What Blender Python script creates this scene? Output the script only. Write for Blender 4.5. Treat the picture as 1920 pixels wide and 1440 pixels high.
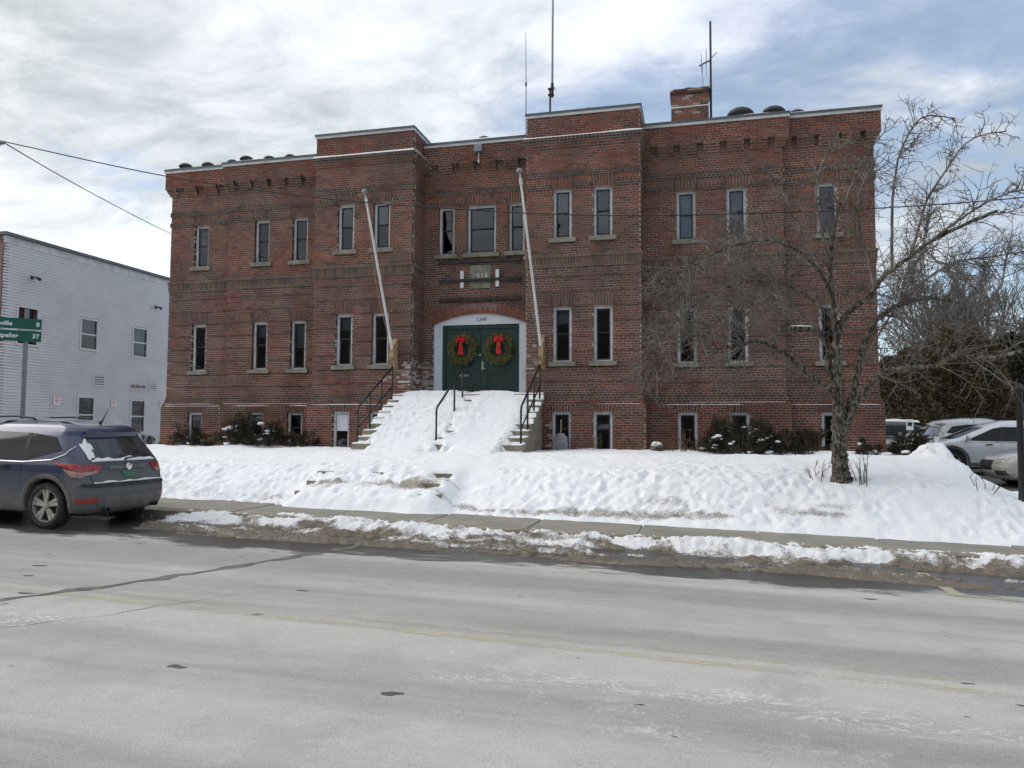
import bpy, bmesh, math, random
import numpy as np
from mathutils import Vector, Matrix

# ------------------------------------------------------------------ clear
for o in list(bpy.data.objects): bpy.data.objects.remove(o, do_unlink=True)
S = bpy.context.scene
COL = S.collection
random.seed(11)
RNG = np.random.default_rng(11)
R = math.radians

# ------------------------------------------------------------------ camera (eye height is z = 0, road about 1.76 below)
FPX, YAW, PIT, ROL = 1408.33, R(13.9725), R(3.3583), R(0.284)
_r = Vector((math.cos(YAW), math.sin(YAW), 0))
_f = Vector((-math.sin(YAW) * math.cos(PIT), math.cos(YAW) * math.cos(PIT), math.sin(PIT)))
_u = _r.cross(_f)
_ex = _r * math.cos(ROL) + _u * math.sin(ROL)
_ey = _u * math.cos(ROL) - _r * math.sin(ROL)
cam = bpy.data.cameras.new('camera')
cam.sensor_width = 36; cam.lens = FPX / 1920 * 36; cam.clip_end = 2000; cam.clip_start = 0.05
camo = bpy.data.objects.new('camera', cam); COL.objects.link(camo)
M3 = Matrix((_ex, _ey, -_f)).transposed()
camo.matrix_world = M3.to_4x4()
S.camera = camo
S.render.resolution_x, S.render.resolution_y = 1024, 768

# ------------------------------------------------------------------ sky, sun, exposure
SUN_EL, SUN_AZ = R(37), R(-100)         # azimuth from +Y towards +X: up on the left, a little towards the camera
SUND = Vector((math.sin(SUN_AZ) * math.cos(SUN_EL), math.cos(SUN_AZ) * math.cos(SUN_EL), math.sin(SUN_EL)))
W = bpy.data.worlds.new('World'); S.world = W; W.use_nodes = True
nt = W.node_tree; nt.nodes.clear()
def N(t, typ, **kw):
    n = t.nodes.new(typ)
    for k, v in kw.items(): setattr(n, k, v)
    return n
def link(t, a, b): t.links.new(a, b)
def mth(t, op, a, b=None, clamp=False):
    n = N(t, 'ShaderNodeMath', operation=op, use_clamp=clamp)
    for i, v in enumerate((a, b)):
        if v is None: continue
        if isinstance(v, (int, float)): n.inputs[i].default_value = v
        else: link(t, v, n.inputs[i])
    return n.outputs[0]
def mrange(t, v, a, b, c=0., d=1., smooth=True):
    n = N(t, 'ShaderNodeMapRange', interpolation_type='SMOOTHSTEP' if smooth else 'LINEAR')
    link(t, v, n.inputs[0])
    for i, x in enumerate((a, b, c, d)): n.inputs[i + 1].default_value = x
    return n.outputs[0]
def mixc(t, f, a, b, mode='MIX'):
    n = N(t, 'ShaderNodeMix', data_type='RGBA', blend_type=mode)
    if isinstance(f, (int, float)): n.inputs[0].default_value = f
    else: link(t, f, n.inputs[0])
    for i, v in ((6, a), (7, b)):
        if isinstance(v, tuple): n.inputs[i].default_value = (*v[:3], 1)
        else: link(t, v, n.inputs[i])
    return n.outputs[2]
def noise(t, vec, scale, detail=4, rough=.55, dist=0., dim='3D'):
    n = N(t, 'ShaderNodeTexNoise', noise_dimensions=dim)
    if vec is not None: link(t, vec, n.inputs['Vector'])
    n.inputs['Scale'].default_value = scale; n.inputs['Detail'].default_value = detail
    n.inputs['Roughness'].default_value = rough; n.inputs['Distortion'].default_value = dist
    return n.outputs['Fac']
def mapping(t, vec, scale=(1, 1, 1), loc=(0, 0, 0), rot=(0, 0, 0)):
    n = N(t, 'ShaderNodeMapping'); link(t, vec, n.inputs[0])
    n.inputs['Scale'].default_value = scale; n.inputs['Location'].default_value = loc; n.inputs['Rotation'].default_value = rot
    return n.outputs[0]

sky = N(nt, 'ShaderNodeTexSky', sky_type='NISHITA', sun_disc=False)
sky.sun_elevation = SUN_EL; sky.sun_rotation = SUN_AZ; sky.air_density = 1.0; sky.dust_density = 0.6
bg1 = N(nt, 'ShaderNodeBackground'); bg1.inputs[1].default_value = 0.12
link(nt, sky.outputs[0], bg1.inputs[0])
tc = N(nt, 'ShaderNodeTexCoord'); sep = N(nt, 'ShaderNodeSeparateXYZ'); link(nt, tc.outputs['Generated'], sep.inputs[0])
den = mth(nt, 'ADD', mth(nt, 'MAXIMUM', sep.outputs[2], 0.0), 0.22)
cmb = N(nt, 'ShaderNodeCombineXYZ')
link(nt, mth(nt, 'DIVIDE', sep.outputs[0], den), cmb.inputs[0]); link(nt, mth(nt, 'DIVIDE', sep.outputs[1], den), cmb.inputs[1])
cmb.inputs[2].default_value = 3.7
dn = N(nt, 'ShaderNodeVectorMath', operation='DOT_PRODUCT'); link(nt, tc.outputs['Generated'], dn.inputs[0]); dn.inputs[1].default_value = SUND
glow = mth(nt, 'MAXIMUM', dn.outputs['Value'], 0.0)
g4 = mth(nt, 'POWER', glow, 2.0)
n1 = noise(nt, mapping(nt, cmb.outputs[0], (1, 1.0, 1), (4.3, 1.7, 0), (0, 0, R(25))), 1.15, 9, .58, .35)
n2 = noise(nt, mapping(nt, cmb.outputs[0], (.8, 1.5, 1), (2.3, 6.6, 2), (0, 0, R(-20))), 0.85, 6, .5, .25)
n3 = noise(nt, mapping(nt, cmb.outputs[0], (1, 1.5, 1), (9.1, 2.3, 5), (0, 0, R(-30))), 3.4, 9, .64, .35)
cov = mrange(nt, mth(nt, 'ADD', mth(nt, 'ADD', n1, mth(nt, 'MULTIPLY', n3, .34)), mth(nt, 'MULTIPLY', g4, .50)), .59, .80)
shade = mrange(nt, mth(nt, 'ADD', n2, mth(nt, 'MULTIPLY', n3, .62)), .62, 1.0)
ccol = mixc(nt, shade, (.30, .34, .37), (.63, .66, .71))
ccol = mixc(nt, mth(nt, 'MULTIPLY', g4, .80, True), ccol, mixc(nt, shade, (.42, .445, .45), (.84, .84, .82)))
bg2 = N(nt, 'ShaderNodeBackground'); link(nt, ccol, bg2.inputs[0]); bg2.inputs[1].default_value = 1.0
mx = N(nt, 'ShaderNodeMixShader')
link(nt, mrange(nt, cov, 0, 1, .30, 1.0, False), mx.inputs[0]); link(nt, bg1.outputs[0], mx.inputs[1]); link(nt, bg2.outputs[0], mx.inputs[2])
wo = N(nt, 'ShaderNodeOutputWorld'); link(nt, mx.outputs[0], wo.inputs[0])

sl = bpy.data.lights.new('sun', 'SUN'); sl.energy = 1.0; sl.angle = R(40); sl.color = (1, .96, .9)
so = bpy.data.objects.new('sun', sl); COL.objects.link(so); so.location = SUND * 60
so.rotation_euler = SUND.to_track_quat('Z', 'Y').to_euler()
S.view_settings.view_transform = 'Standard'; S.view_settings.look = 'None'
S.view_settings.exposure = 0.68; S.view_settings.gamma = 1.0; S.view_settings.use_curve_mapping = False
S.render.engine = 'CYCLES'

# ------------------------------------------------------------------ generic helpers
def at(px, py, Y):
    """point on the plane y = Y seen at pixel (px, py) of the 1920x1440 photograph"""
    v = _f * FPX + _ex * (px - 960) - _ey * (py - 720)
    v = v * (Y / v.y)
    return (v.x, v.y, v.z)

class MB:
    def __init__(s): s.v = []; s.f = []; s.c = []; s.m = []
    def add(s, vs, fs, col=None, mi=0):
        b = len(s.v); s.v += [tuple(x) for x in vs]; s.f += [tuple(i + b for i in f) for f in fs]
        s.c += [col] * len(fs); s.m += [mi] * len(fs); return s
    def box(s, a, b, col=None, mi=0):
        x0, y0, z0 = a; x1, y1, z1 = b
        return s.add([(x0, y0, z0), (x1, y0, z0), (x1, y1, z0), (x0, y1, z0), (x0, y0, z1), (x1, y0, z1), (x1, y1, z1), (x0, y1, z1)],
                     [(0, 3, 2, 1), (4, 5, 6, 7), (0, 1, 5, 4), (1, 2, 6, 5), (2, 3, 7, 6), (3, 0, 4, 7)], col, mi)
    def tube(s, pts, rad, sides=6, col=None, mi=0, cap=True):
        pts = [Vector(p) for p in pts]; n = len(pts)
        if isinstance(rad, (int, float)): rad = [rad] * n
        vs = []; prev = None
        for i, p in enumerate(pts):
            d = (pts[min(i + 1, n - 1)] - pts[max(i - 1, 0)])
            d = d.normalized() if d.length > 1e-9 else Vector((0, 0, 1))
            if prev is None:
                a = Vector((0, 0, 1)) if abs(d.z) < .9 else Vector((1, 0, 0))
                x = d.cross(a).normalized()
            else:
                x = (prev - d * prev.dot(d))
                x = x.normalized() if x.length > 1e-6 else d.orthogonal().normalized()
            prev = x; y = d.cross(x)
            for k in range(sides):
                t = 2 * math.pi * k / sides
                vs.append(p + (x * math.cos(t) + y * math.sin(t)) * rad[i])
        fs = []
        for i in range(n - 1):
            for k in range(sides):
                k2 = (k + 1) % sides
                fs.append((i * sides + k, i * sides + k2, (i + 1) * sides + k2, (i + 1) * sides + k))
        if cap:
            fs.append(tuple(range(sides - 1, -1, -1))); fs.append(tuple((n - 1) * sides + k for k in range(sides)))
        return s.add(vs, fs, col, mi)
    def lathe(s, prof, o=(0, 0, 0), axis='z', sides=24, col=None, mi=0):
        vs = []; n = len(prof)
        for r, h in prof:
            for k in range(sides):
                t = 2 * math.pi * k / sides; a, b = r * math.cos(t), r * math.sin(t)
                q = {'z': (a, b, h), 'y': (a, h, b), 'x': (h, a, b)}[axis]
                vs.append((q[0] + o[0], q[1] + o[1], q[2] + o[2]))
        fs = []
        for i in range(n - 1):
            for k in range(sides):
                k2 = (k + 1) % sides; q = (i * sides + k, i * sides + k2, (i + 1) * sides + k2, (i + 1) * sides + k)
                fs.append(q if axis != 'y' else q[::-1])
        return s.add(vs, fs, col, mi)
    def grid(s, P, col=None, mi=0, flip=False, closeu=False):
        P = np.asarray(P); a, b = P.shape[:2]; vs = P.reshape(-1, 3).tolist(); fs = []
        for i in range(a - 1 + (1 if closeu else 0)):
            i2 = (i + 1) % a
            for j in range(b - 1):
                q = (i * b + j, i2 * b + j, i2 * b + j + 1, i * b + j + 1); fs.append(q[::-1] if flip else q)
        return s.add(vs, fs, col, mi)
    def build(s, name, mat=None, parent=None, smooth=False, angle=None, kind=None, cent=None):
        me = bpy.data.meshes.new(name); me.from_pydata(s.v, [], s.f)
        for m_ in (mat if isinstance(mat, (list, tuple)) else [mat]):
            if m_: me.materials.append(m_)
        if any(s.m): me.polygons.foreach_set('material_index', s.m)
        if any(c is not None for c in s.c):
            at_ = me.attributes.new('tint', 'FLOAT_COLOR', 'FACE')
            at_.data.foreach_set('color', [x for c in s.c for x in ((*c[:3], 1) if c else (.5, .5, .5, 1))])
        if smooth: me.polygons.foreach_set('use_smooth', [True] * len(me.polygons))
        if angle is not None: me.set_sharp_from_angle(angle=R(angle))
        me.update()
        return obj(name, me, parent, kind)
def obj(name, me, parent=None, kind=None):
    o = bpy.data.objects.new(name, me); COL.objects.link(o)
    if parent is not None: o.parent = parent
    if kind: o['kind'] = kind
    return o
def tag(o, label, cat, group=None):
    o['label'] = label; o['category'] = cat
    if group: o['group'] = group
    return o
def thing(name, label, cat, loc=(0, 0, 0), rz=0., group=None):
    o = bpy.data.objects.new(name, None); COL.objects.link(o); o.empty_display_size = .1
    o.location = loc; o.rotation_euler = (0, 0, rz)
    return tag(o, label, cat, group)
def grid_mesh(name, P, mat, parent=None, kind=None, smooth=True, attr=None):
    """fast heightfield: P is (a,b,3)"""
    a, b = P.shape[:2]; me = bpy.data.meshes.new(name)
    me.vertices.add(a * b); me.vertices.foreach_set('co', P.reshape(-1).astype(np.float32))
    i = np.arange(a - 1)[:, None] * b + np.arange(b - 1)[None, :]
    q = np.stack([i, i + b, i + b + 1, i + 1], -1).reshape(-1)
    nf = (a - 1) * (b - 1)
    me.loops.add(nf * 4); me.loops.foreach_set('vertex_index', q.astype(np.int32))
    me.polygons.add(nf); me.polygons.foreach_set('loop_start', np.arange(nf, dtype=np.int32) * 4)
    me.polygons.foreach_set('use_smooth', np.ones(nf, bool))
    if attr is not None:
        t = me.attributes.new('dirt', 'FLOAT', 'POINT'); t.data.foreach_set('value', attr.reshape(-1).astype(np.float32))
    me.update(calc_edges=True); me.validate()
    me.materials.append(mat)
    return obj(name, me, parent, kind)
def text_obj(name, body, size, mat, parent, mw, extrude=.004, align='CENTER', offset=0.0):
    cu = bpy.data.curves.new(name, 'FONT'); cu.body = body; cu.size = size; cu.extrude = extrude
    cu.align_x = align; cu.align_y = 'CENTER'; cu.resolution_u = 3; cu.offset = offset
    t = bpy.data.objects.new(name + '_tmp', cu); COL.objects.link(t)
    dg = bpy.context.evaluated_depsgraph_get(); dg.update()
    me = bpy.data.meshes.new_from_object(t.evaluated_get(dg)); bpy.data.objects.remove(t)
    me.transform(mw); me.materials.clear(); me.materials.append(mat); me.name = name
    return obj(name, me, parent)
# value noise
_T = RNG.random((256, 256))
def vnoise(x, y, seed=0):
    x = np.asarray(x, float) + seed * 17.31; y = np.asarray(y, float) + seed * 9.73
    xi = np.floor(x).astype(int); yi = np.floor(y).astype(int); fx = x - xi; fy = y - yi
    fx = fx * fx * (3 - 2 * fx); fy = fy * fy * (3 - 2 * fy)
    t = lambda a, b: _T[a & 255, b & 255]
    return (t(xi, yi) * (1 - fx) + t(xi + 1, yi) * fx) * (1 - fy) + (t(xi, yi + 1) * (1 - fx) + t(xi + 1, yi + 1) * fx) * fy
def fbm(x, y, o=4, seed=0, g=.5):
    s = 0; a = 1; n = 0
    for k in range(o):
        s = s + a * vnoise(x * 2 ** k, y * 2 ** k, seed + k * 3); n += a; a *= g
    return s / n
def sstep(a, b, x):
    t = np.clip((np.asarray(x, float) - a) / (b - a), 0, 1); return t * t * (3 - 2 * t)

# ------------------------------------------------------------------ materials
def mat(name, c, c2=None, scale=6., rough=.7, rough2=None, metal=0., spec=.5, bump=0., bscale=40., coords='Object', detail=5, contrast=(.35, .65), coat=0., stretch=(1, 1, 1), bdist=.01):
    m = bpy.data.materials.new(name); m.use_nodes = True; t = m.node_tree; b = t.nodes['Principled BSDF']
    b.inputs['Roughness'].default_value = rough; b.inputs['Metallic'].default_value = metal
    b.inputs['Specular IOR Level'].default_value = spec; b.inputs['Coat Weight'].default_value = coat
    tcn = N(t, 'ShaderNodeTexCoord'); vec = tcn.outputs[coords]
    if stretch != (1, 1, 1): vec = mapping(t, vec, stretch)
    if c2 is not None:
        f = mrange(t, noise(t, vec, scale, detail), *contrast)
        link(t, mixc(t, f, c, c2), b.inputs['Base Color'])
        if rough2 is not None: link(t, mrange(t, f, 0, 1, rough, rough2, False), b.inputs['Roughness'])
    else: b.inputs['Base Color'].default_value = (*c, 1)
    if bump:
        bn = N(t, 'ShaderNodeBump'); bn.inputs['Strength'].default_value = bump; bn.inputs['Distance'].default_value = bdist
        link(t, noise(t, vec, bscale, 4), bn.inputs['Height']); link(t, bn.outputs[0], b.inputs['Normal'])
    m['bsdf'] = b.name
    return m
def tintmat(name, rough=.85, nscale=30., amt=.25, bump=.3, bscale=120.):
    m = bpy.data.materials.new(name); m.use_nodes = True; t = m.node_tree; b = t.nodes['Principled BSDF']
    b.inputs['Roughness'].default_value = rough; b.inputs['Specular IOR Level'].default_value = .25
    a = N(t, 'ShaderNodeAttribute', attribute_name='tint'); g = N(t, 'ShaderNodeNewGeometry')
    n = mrange(t, noise(t, g.outputs['Position'], nscale, 5, .65), .25, .75, 1 - amt, 1 + amt, False)
    big = mrange(t, noise(t, g.outputs['Position'], 1.3, 4, .6), .3, .7, .86, 1.12, False)
    vm = N(t, 'ShaderNodeVectorMath', operation='SCALE'); link(t, a.outputs['Color'], vm.inputs[0]); link(t, mth(t, 'MULTIPLY', n, big), vm.inputs['Scale'])
    link(t, vm.outputs[0], b.inputs['Base Color'])
    if bump:
        bn = N(t, 'ShaderNodeBump'); bn.inputs['Strength'].default_value = bump; bn.inputs['Distance'].default_value = .004
        link(t, noise(t, g.outputs['Position'], bscale, 4), bn.inputs['Height']); link(t, bn.outputs[0], b.inputs['Normal'])
    return m
M = {}
M['brick'] = tintmat('brick')
M['mortar'] = mat('mortar', (.46, .40, .33), (.25, .19, .155), 1.1, .95, spec=.2, coords='Object', bump=.4, bscale=90)
M['limestone'] = mat('limestone', (.27, .25, .20), (.17, .165, .13), 5, .9, bump=.3, bscale=60)
M['concrete'] = mat('concrete', (.30, .265, .20), (.19, .165, .125), 4, .92, bump=.4, bscale=50)
M['frame_paint'] = mat('frame_paint', (.56, .57, .59), (.36, .37, .38), 7, .75, bump=.35, bscale=60, contrast=(.45, .75))
M['sash'] = mat('sash', (.008, .014, .014), (.018, .022, .022), 12, .6)
M['white_trim'] = mat('white_trim', (.62, .63, .64), (.48, .49, .49), 3, .6)
M['cap_metal'] = mat('cap_metal', (.085, .095, .10), (.13, .14, .145), 3, .5, metal=.3)
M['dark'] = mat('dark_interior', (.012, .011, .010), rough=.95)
M['door_green'] = mat('door_green', (.008, .034, .026), (.014, .045, .036), 5, .42, bump=.1, bscale=30)
M['door_white'] = mat('door_white', (.66, .68, .73), (.50, .52, .56), 4, .7, bump=.3, bscale=50, contrast=(.5, .8), stretch=(1, 1, .3))
M['black_iron'] = mat('black_iron', (.008, .008, .009), (.03, .022, .016), 18, .5, contrast=(.6, .8))
M['steel'] = mat('steel', (.45, .45, .46), (.30, .30, .31), 8, .45, metal=.6)
M['galv'] = mat('galvanised', (.27, .28, .30), (.20, .21, .22), 14, .55, metal=.5)
M['black_wood'] = mat('black_wood', (.018, .019, .021), (.045, .045, .046), 12, .8, stretch=(.2, 1, 1))
M['white_paint'] = mat('white_paint', (.66, .66, .66), (.50, .49, .47), 9, .65, contrast=(.5, .8))
M['old_wood'] = mat('old_wood', (.42, .30, .16), (.20, .13, .07), 14, .85, bump=.5, bscale=40, stretch=(1, 1, .25))
M['vent_black'] = mat('vent_black', (.012, .014, .014), (.03, .032, .03), 8, .6)
M['rope'] = mat('rope', (.28, .2, .13), rough=.9)
M['wire'] = mat('wire', (.012, .012, .013), rough=.6)
M['roof_felt'] = mat('roof_felt', (.05, .05, .055), (.09, .09, .09), 2, .9)
M['bark'] = mat('bark', (.20, .185, .14), (.042, .034, .028), 22, .95, bump=1.0, bscale=34, stretch=(1, 1, .45), contrast=(.40, .58), bdist=.03)
M['twig'] = mat('twig', (.20, .185, .165), (.085, .062, .055), 3, .9)
M['twig_red'] = mat('twig_red', (.075, .04, .035), (.05, .03, .028), 5, .85)
M['dry_stalk'] = mat('dry_stalk', (.16, .095, .05), (.08, .05, .03), 7, .95)
M['clapboard'] = mat('clapboard', (.62, .63, .64), (.57, .58, .59), 1.2, .6)
M['plastic_white'] = mat('plastic_white', (.58, .59, .60), rough=.5)
M['sign_green'] = mat('sign_green', (.003, .085, .055), (.004, .10, .066), 6, .45)
M['sign_white'] = mat('sign_white', (.75, .77, .77), rough=.5)
M['sign_red'] = mat('sign_red', (.45, .03, .04), rough=.5)
M['red_bow'] = mat('red_bow', (.62, .012, .006), (.5, .006, .004), 12, .55)

def snow_mat(name, clean=(.83, .84, .86), dirty=(.40, .36, .31), usedirt=True):
    m = bpy.data.materials.new(name); m.use_nodes = True; t = m.node_tree; b = t.nodes['Principled BSDF']
    g = N(t, 'ShaderNodeNewGeometry'); p = g.outputs['Position']
    b.inputs['Roughness'].default_value = .75; b.inputs['Specular IOR Level'].default_value = .25
    col = clean
    if usedirt:
        a = N(t, 'ShaderNodeAttribute', attribute_name='dirt')
        f = mth(t, 'ADD', a.outputs['Fac'], mth(t, 'ADD', mth(t, 'MULTIPLY', mth(t, 'SUBTRACT', noise(t, p, 9, 6, .7), .5), 1.0), mth(t, 'MULTIPLY', mth(t, 'SUBTRACT', noise(t, p, 38, 4, .7), .5), 1.1)))
        f = mrange(t, f, .35, .95)
        d2 = mixc(t, mrange(t, noise(t, p, 40, 4, .7), .35, .65), dirty, tuple(x * .6 for x in dirty))
        link(t, mixc(t, f, clean, d2), b.inputs['Base Color'])
    else: b.inputs['Base Color'].default_value = (*clean, 1)
    bn = N(t, 'ShaderNodeBump'); bn.inputs['Strength'].default_value = .8; bn.inputs['Distance'].default_value = .03
    link(t, noise(t, p, 13, 7, .7), bn.inputs['Height']); link(t, bn.outputs[0], b.inputs['Normal'])
    return m
M['snow'] = snow_mat('snow', (.86, .87, .89)); M['snow_clean'] = snow_mat('snow_clean', usedirt=False)
M['slush'] = snow_mat('slush', (.76, .76, .77), (.205, .172, .135))

def glass_mat(name, tint=(.75, .8, .8), wav=.06, fr=1.0):
    m = bpy.data.materials.new(name); m.use_nodes = True; t = m.node_tree; t.nodes.clear()
    tr = N(t, 'ShaderNodeBsdfTransparent'); tr.inputs[0].default_value = (*tint, 1)
    gl = N(t, 'ShaderNodeBsdfGlossy'); gl.inputs['Roughness'].default_value = .03; gl.inputs[0].default_value = (.95, .97, 1, 1)
    f = N(t, 'ShaderNodeFresnel'); f.inputs[0].default_value = 1.75
    bn = N(t, 'ShaderNodeBump'); bn.inputs['Strength'].default_value = wav; bn.inputs['Distance'].default_value = .02
    tcn = N(t, 'ShaderNodeTexCoord'); link(t, noise(t, tcn.outputs['Object'], 3.2, 2), bn.inputs['Height']); link(t, bn.outputs[0], gl.inputs['Normal'])
    mxs = N(t, 'ShaderNodeMixShader'); link(t, mth(t, 'MULTIPLY', f.outputs[0], fr, True), mxs.inputs[0]); link(t, tr.outputs[0], mxs.inputs[1]); link(t, gl.outputs[0], mxs.inputs[2])
    o = N(t, 'ShaderNodeOutputMaterial'); link(t, mxs.outputs[0], o.inputs[0]); return m
M['glass'] = glass_mat('window_glass')

# ================================================================== THE SETTING
YA, YB, YC = 20.15, 20.0, 19.1
def roadz(x): return -1.76 - .017 * np.asarray(x, float)
def walkz(x): return roadz(x) + .155
def bank_edge(x): return 12.62 - .032 * np.asarray(x, float)
def zg(x, y):
    """smooth snow-covered ground between pavement and building"""
    x = np.asarray(x, float); y = np.asarray(y, float); e = bank_edge(x)
    s = walkz(x)
    crest = -.90 - .05 * sstep(-2, 3, x) - .42 * sstep(3.2, 6.2, x)
    top = -.56 - .82 * sstep(4.4, 6.2, x)
    t = y - e
    a = s - .03 + (crest - s + .03) * (sstep(-.1, 1.5, t) * .6 + .4 * np.clip((t + .1) / 1.6, 0, 1))
    b = (top - crest) * np.clip((t - .9) / 2.6, 0, 1) ** .9
    return a + b
# -- ground to the horizon
xs = np.concatenate([np.linspace(-500, -60, 12), np.linspace(-50, 50, 41), np.linspace(60, 500, 12)])
ys = np.concatenate([np.linspace(-500, -40, 12), np.linspace(-30, 70, 41), np.linspace(80, 600, 14)])
X, Y = np.meshgrid(xs, ys, indexing='ij')
Zg = roadz(np.clip(X, -60, 60)) - .12
far = sstep(13.5, 20, Y) * .55 * (1 - sstep(4, 7, X)) + .35 * sstep(4, 7, X) * sstep(13.5, 18, Y)
inb = (X > -18) & (X < 6) & (Y > 12) & (Y < 21)
Zg = Zg + np.where(inb, 0, far) + sstep(60, 220, Y) * (6 + 22 * fbm(X * .008, Y * .008, 3, 5))
grid_mesh('ground', np.stack([X, Y, Zg], -1), M['snow_clean'], kind='structure')
# unseen dark rise added behind the camera to darken the lower window reflections
xs = np.linspace(-160, 160, 81); ys = np.linspace(-14, -90, 30)
X, Y = np.meshgrid(xs, ys, indexing='ij')
Zh = -2.2 + sstep(-14, -30, Y) * 9.5 + sstep(-25, -70, Y) * 9 + 3.5 * fbm(X * .35, Y * .35, 4, 2) * sstep(-14, -22, Y)
M['reflection_dark'] = mat('reflection_hill_dark', (.030, .026, .022), (.055, .05, .045), .7, .95, coords='Object')
grid_mesh('unseen_reflection_hill', np.stack([X, Y, Zh], -1), M['reflection_dark'], kind='structure')

# -- road
def road_mat():
    m = bpy.data.materials.new('salted_asphalt'); m.use_nodes = True; t = m.node_tree; b = t.nodes['Principled BSDF']
    g = N(t, 'ShaderNodeNewGeometry'); p = g.outputs['Position']; sp = N(t, 'ShaderNodeSeparateXYZ'); link(t, p, sp.inputs[0])
    long = mapping(t, p, (.10, 1, 1), rot=(0, 0, R(2.4)))
    tracks = noise(t, mapping(t, p, (.035, .75, 1), rot=(0, 0, R(2.4))), 1.0, 3, .5)          # wheel lanes
    strk = noise(t, long, 3.0, 6, .62)
    fine = noise(t, p, 130, 4, .75); mid = noise(t, p, 1.1, 6, .6, .4)
    lane = mth(t, 'SINE', mth(t, 'MULTIPLY', mth(t, 'ADD', sp.outputs[1], mth(t, 'MULTIPLY', sp.outputs[0], .043)), 3.6))
    v = mth(t, 'ADD', mth(t, 'ADD', mth(t, 'MULTIPLY', tracks, .9), mth(t, 'MULTIPLY', strk, .55)), mth(t, 'MULTIPLY', lane, .10))
    base = mixc(t, mrange(t, v, .52, .92), (.295, .289, .270), (.465, .456, .430))
    base = mixc(t, mrange(t, mid, .46, .66, 0, .55), base, (.34, .335, .32))
    blot = noise(t, mapping(t, p, (.6, 1, 1)), 7, 6, .72)
    base = mixc(t, 1.0, base, mixc(t, mrange(t, blot, .3, .7, 0, 1, False), (.93, .93, .93), (1.06, 1.06, 1.06)), 'MULTIPLY')
    grit = mixc(t, mrange(t, fine, .35, .65), (.74, .74, .74), (1.2, 1.2, 1.19))
    base = mixc(t, 1.0, base, grit, 'MULTIPLY')
    # dried salt rims: thin bright contour lines in patches
    ring = noise(t, mapping(t, p, (.55, 1, 1)), 5.5, 5, .65, 1.0)
    rim = mrange(t, mth(t, 'ABSOLUTE', mth(t, 'SUBTRACT', ring, .52)), .004, .022, 1, 0)
    patch = mrange(t, noise(t, mapping(t, p, (.22, 1, 1), (3, 0, 0)), .8, 3), .40, .50)
    nq = mth(t, 'ADD', mth(t, 'ADD', sp.outputs[1], mth(t, 'MULTIPLY', sp.outputs[0], .043)), mth(t, 'MULTIPLY', mth(t, 'SUBTRACT', noise(t, p, .9, 3), .5), .9))
    nearf = mth(t, 'MAXIMUM', mrange(t, mth(t, 'ABSOLUTE', mth(t, 'SUBTRACT', nq, 4.95)), .15, .65, 1, 0), .10)
    base = mixc(t, mth(t, 'MULTIPLY', mth(t, 'MULTIPLY', rim, patch), mth(t, 'MULTIPLY', nearf, .8)), base, (.70, .69, .66))
    # small wet spots and pock marks
    vo = N(t, 'ShaderNodeTexVoronoi', feature='F1'); nz = N(t, 'ShaderNodeTexNoise'); link(t, p, nz.inputs['Vector']); nz.inputs['Scale'].default_value = 9; nz.inputs['Detail'].default_value = 4
    va = N(t, 'ShaderNodeVectorMath', operation='MULTIPLY_ADD'); link(t, nz.outputs['Color'], va.inputs[0]); va.inputs[1].default_value = (.16, .10, 0); link(t, p, va.inputs[2])
    link(t, mapping(t, va.outputs[0], (.8, 1.7, 1)), vo.inputs['Vector']); vo.inputs['Scale'].default_value = 1.6
    sz = mrange(t, vo.outputs['Color'], .34, .85, .0, .13, False)
    spot = mth(t, 'LESS_THAN', vo.outputs['Distance'], sz)
    vo2 = N(t, 'ShaderNodeTexVoronoi', feature='F1'); link(t, mapping(t, p, (1, 1.5, 1)), vo2.inputs['Vector']); vo2.inputs['Scale'].default_value = 9
    spot2 = mth(t, 'MULTIPLY', mth(t, 'LESS_THAN', vo2.outputs['Distance'], mrange(t, vo2.outputs['Color'], .6, 1.0, 0, .16, False)), mrange(t, noise(t, p, .55, 3), .50, .6))
    base = mixc(t, mth(t, 'MULTIPLY', mth(t, 'MAXIMUM', spot, spot2), .85), base, (.045, .045, .044))
    # melt water along the kerb
    yy = mth(t, 'ADD', sp.outputs[1], mth(t, 'MULTIPLY', mth(t, 'SUBTRACT', noise(t, mapping(t, p, (.55, 1.6, 1)), 1.0, 7, .68), .5), 2.6))
    wet = mrange(t, yy, 9.15, 9.45)
    base = mixc(t, wet, base, (.062, .058, .054))
    link(t, base, b.inputs['Base Color'])
    link(t, mrange(t, wet, 0, 1, .88, .33, False), b.inputs['Roughness']); b.inputs['Specular IOR Level'].default_value = .4
    bn = N(t, 'ShaderNodeBump'); bn.inputs['Strength'].default_value = .35; bn.inputs['Distance'].default_value = .006
    link(t, fine, bn.inputs['Height']); link(t, bn.outputs[0], b.inputs['Normal'])
    return m
M['road'] = road_mat()
xs = np.linspace(-120, 120, 121); ys = np.linspace(-7.5, 12.2, 20)
X, Y = np.meshgrid(xs, ys, indexing='ij')
road = grid_mesh('road', np.stack([X, Y, roadz(X)], -1), M['road'], kind='structure')
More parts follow.
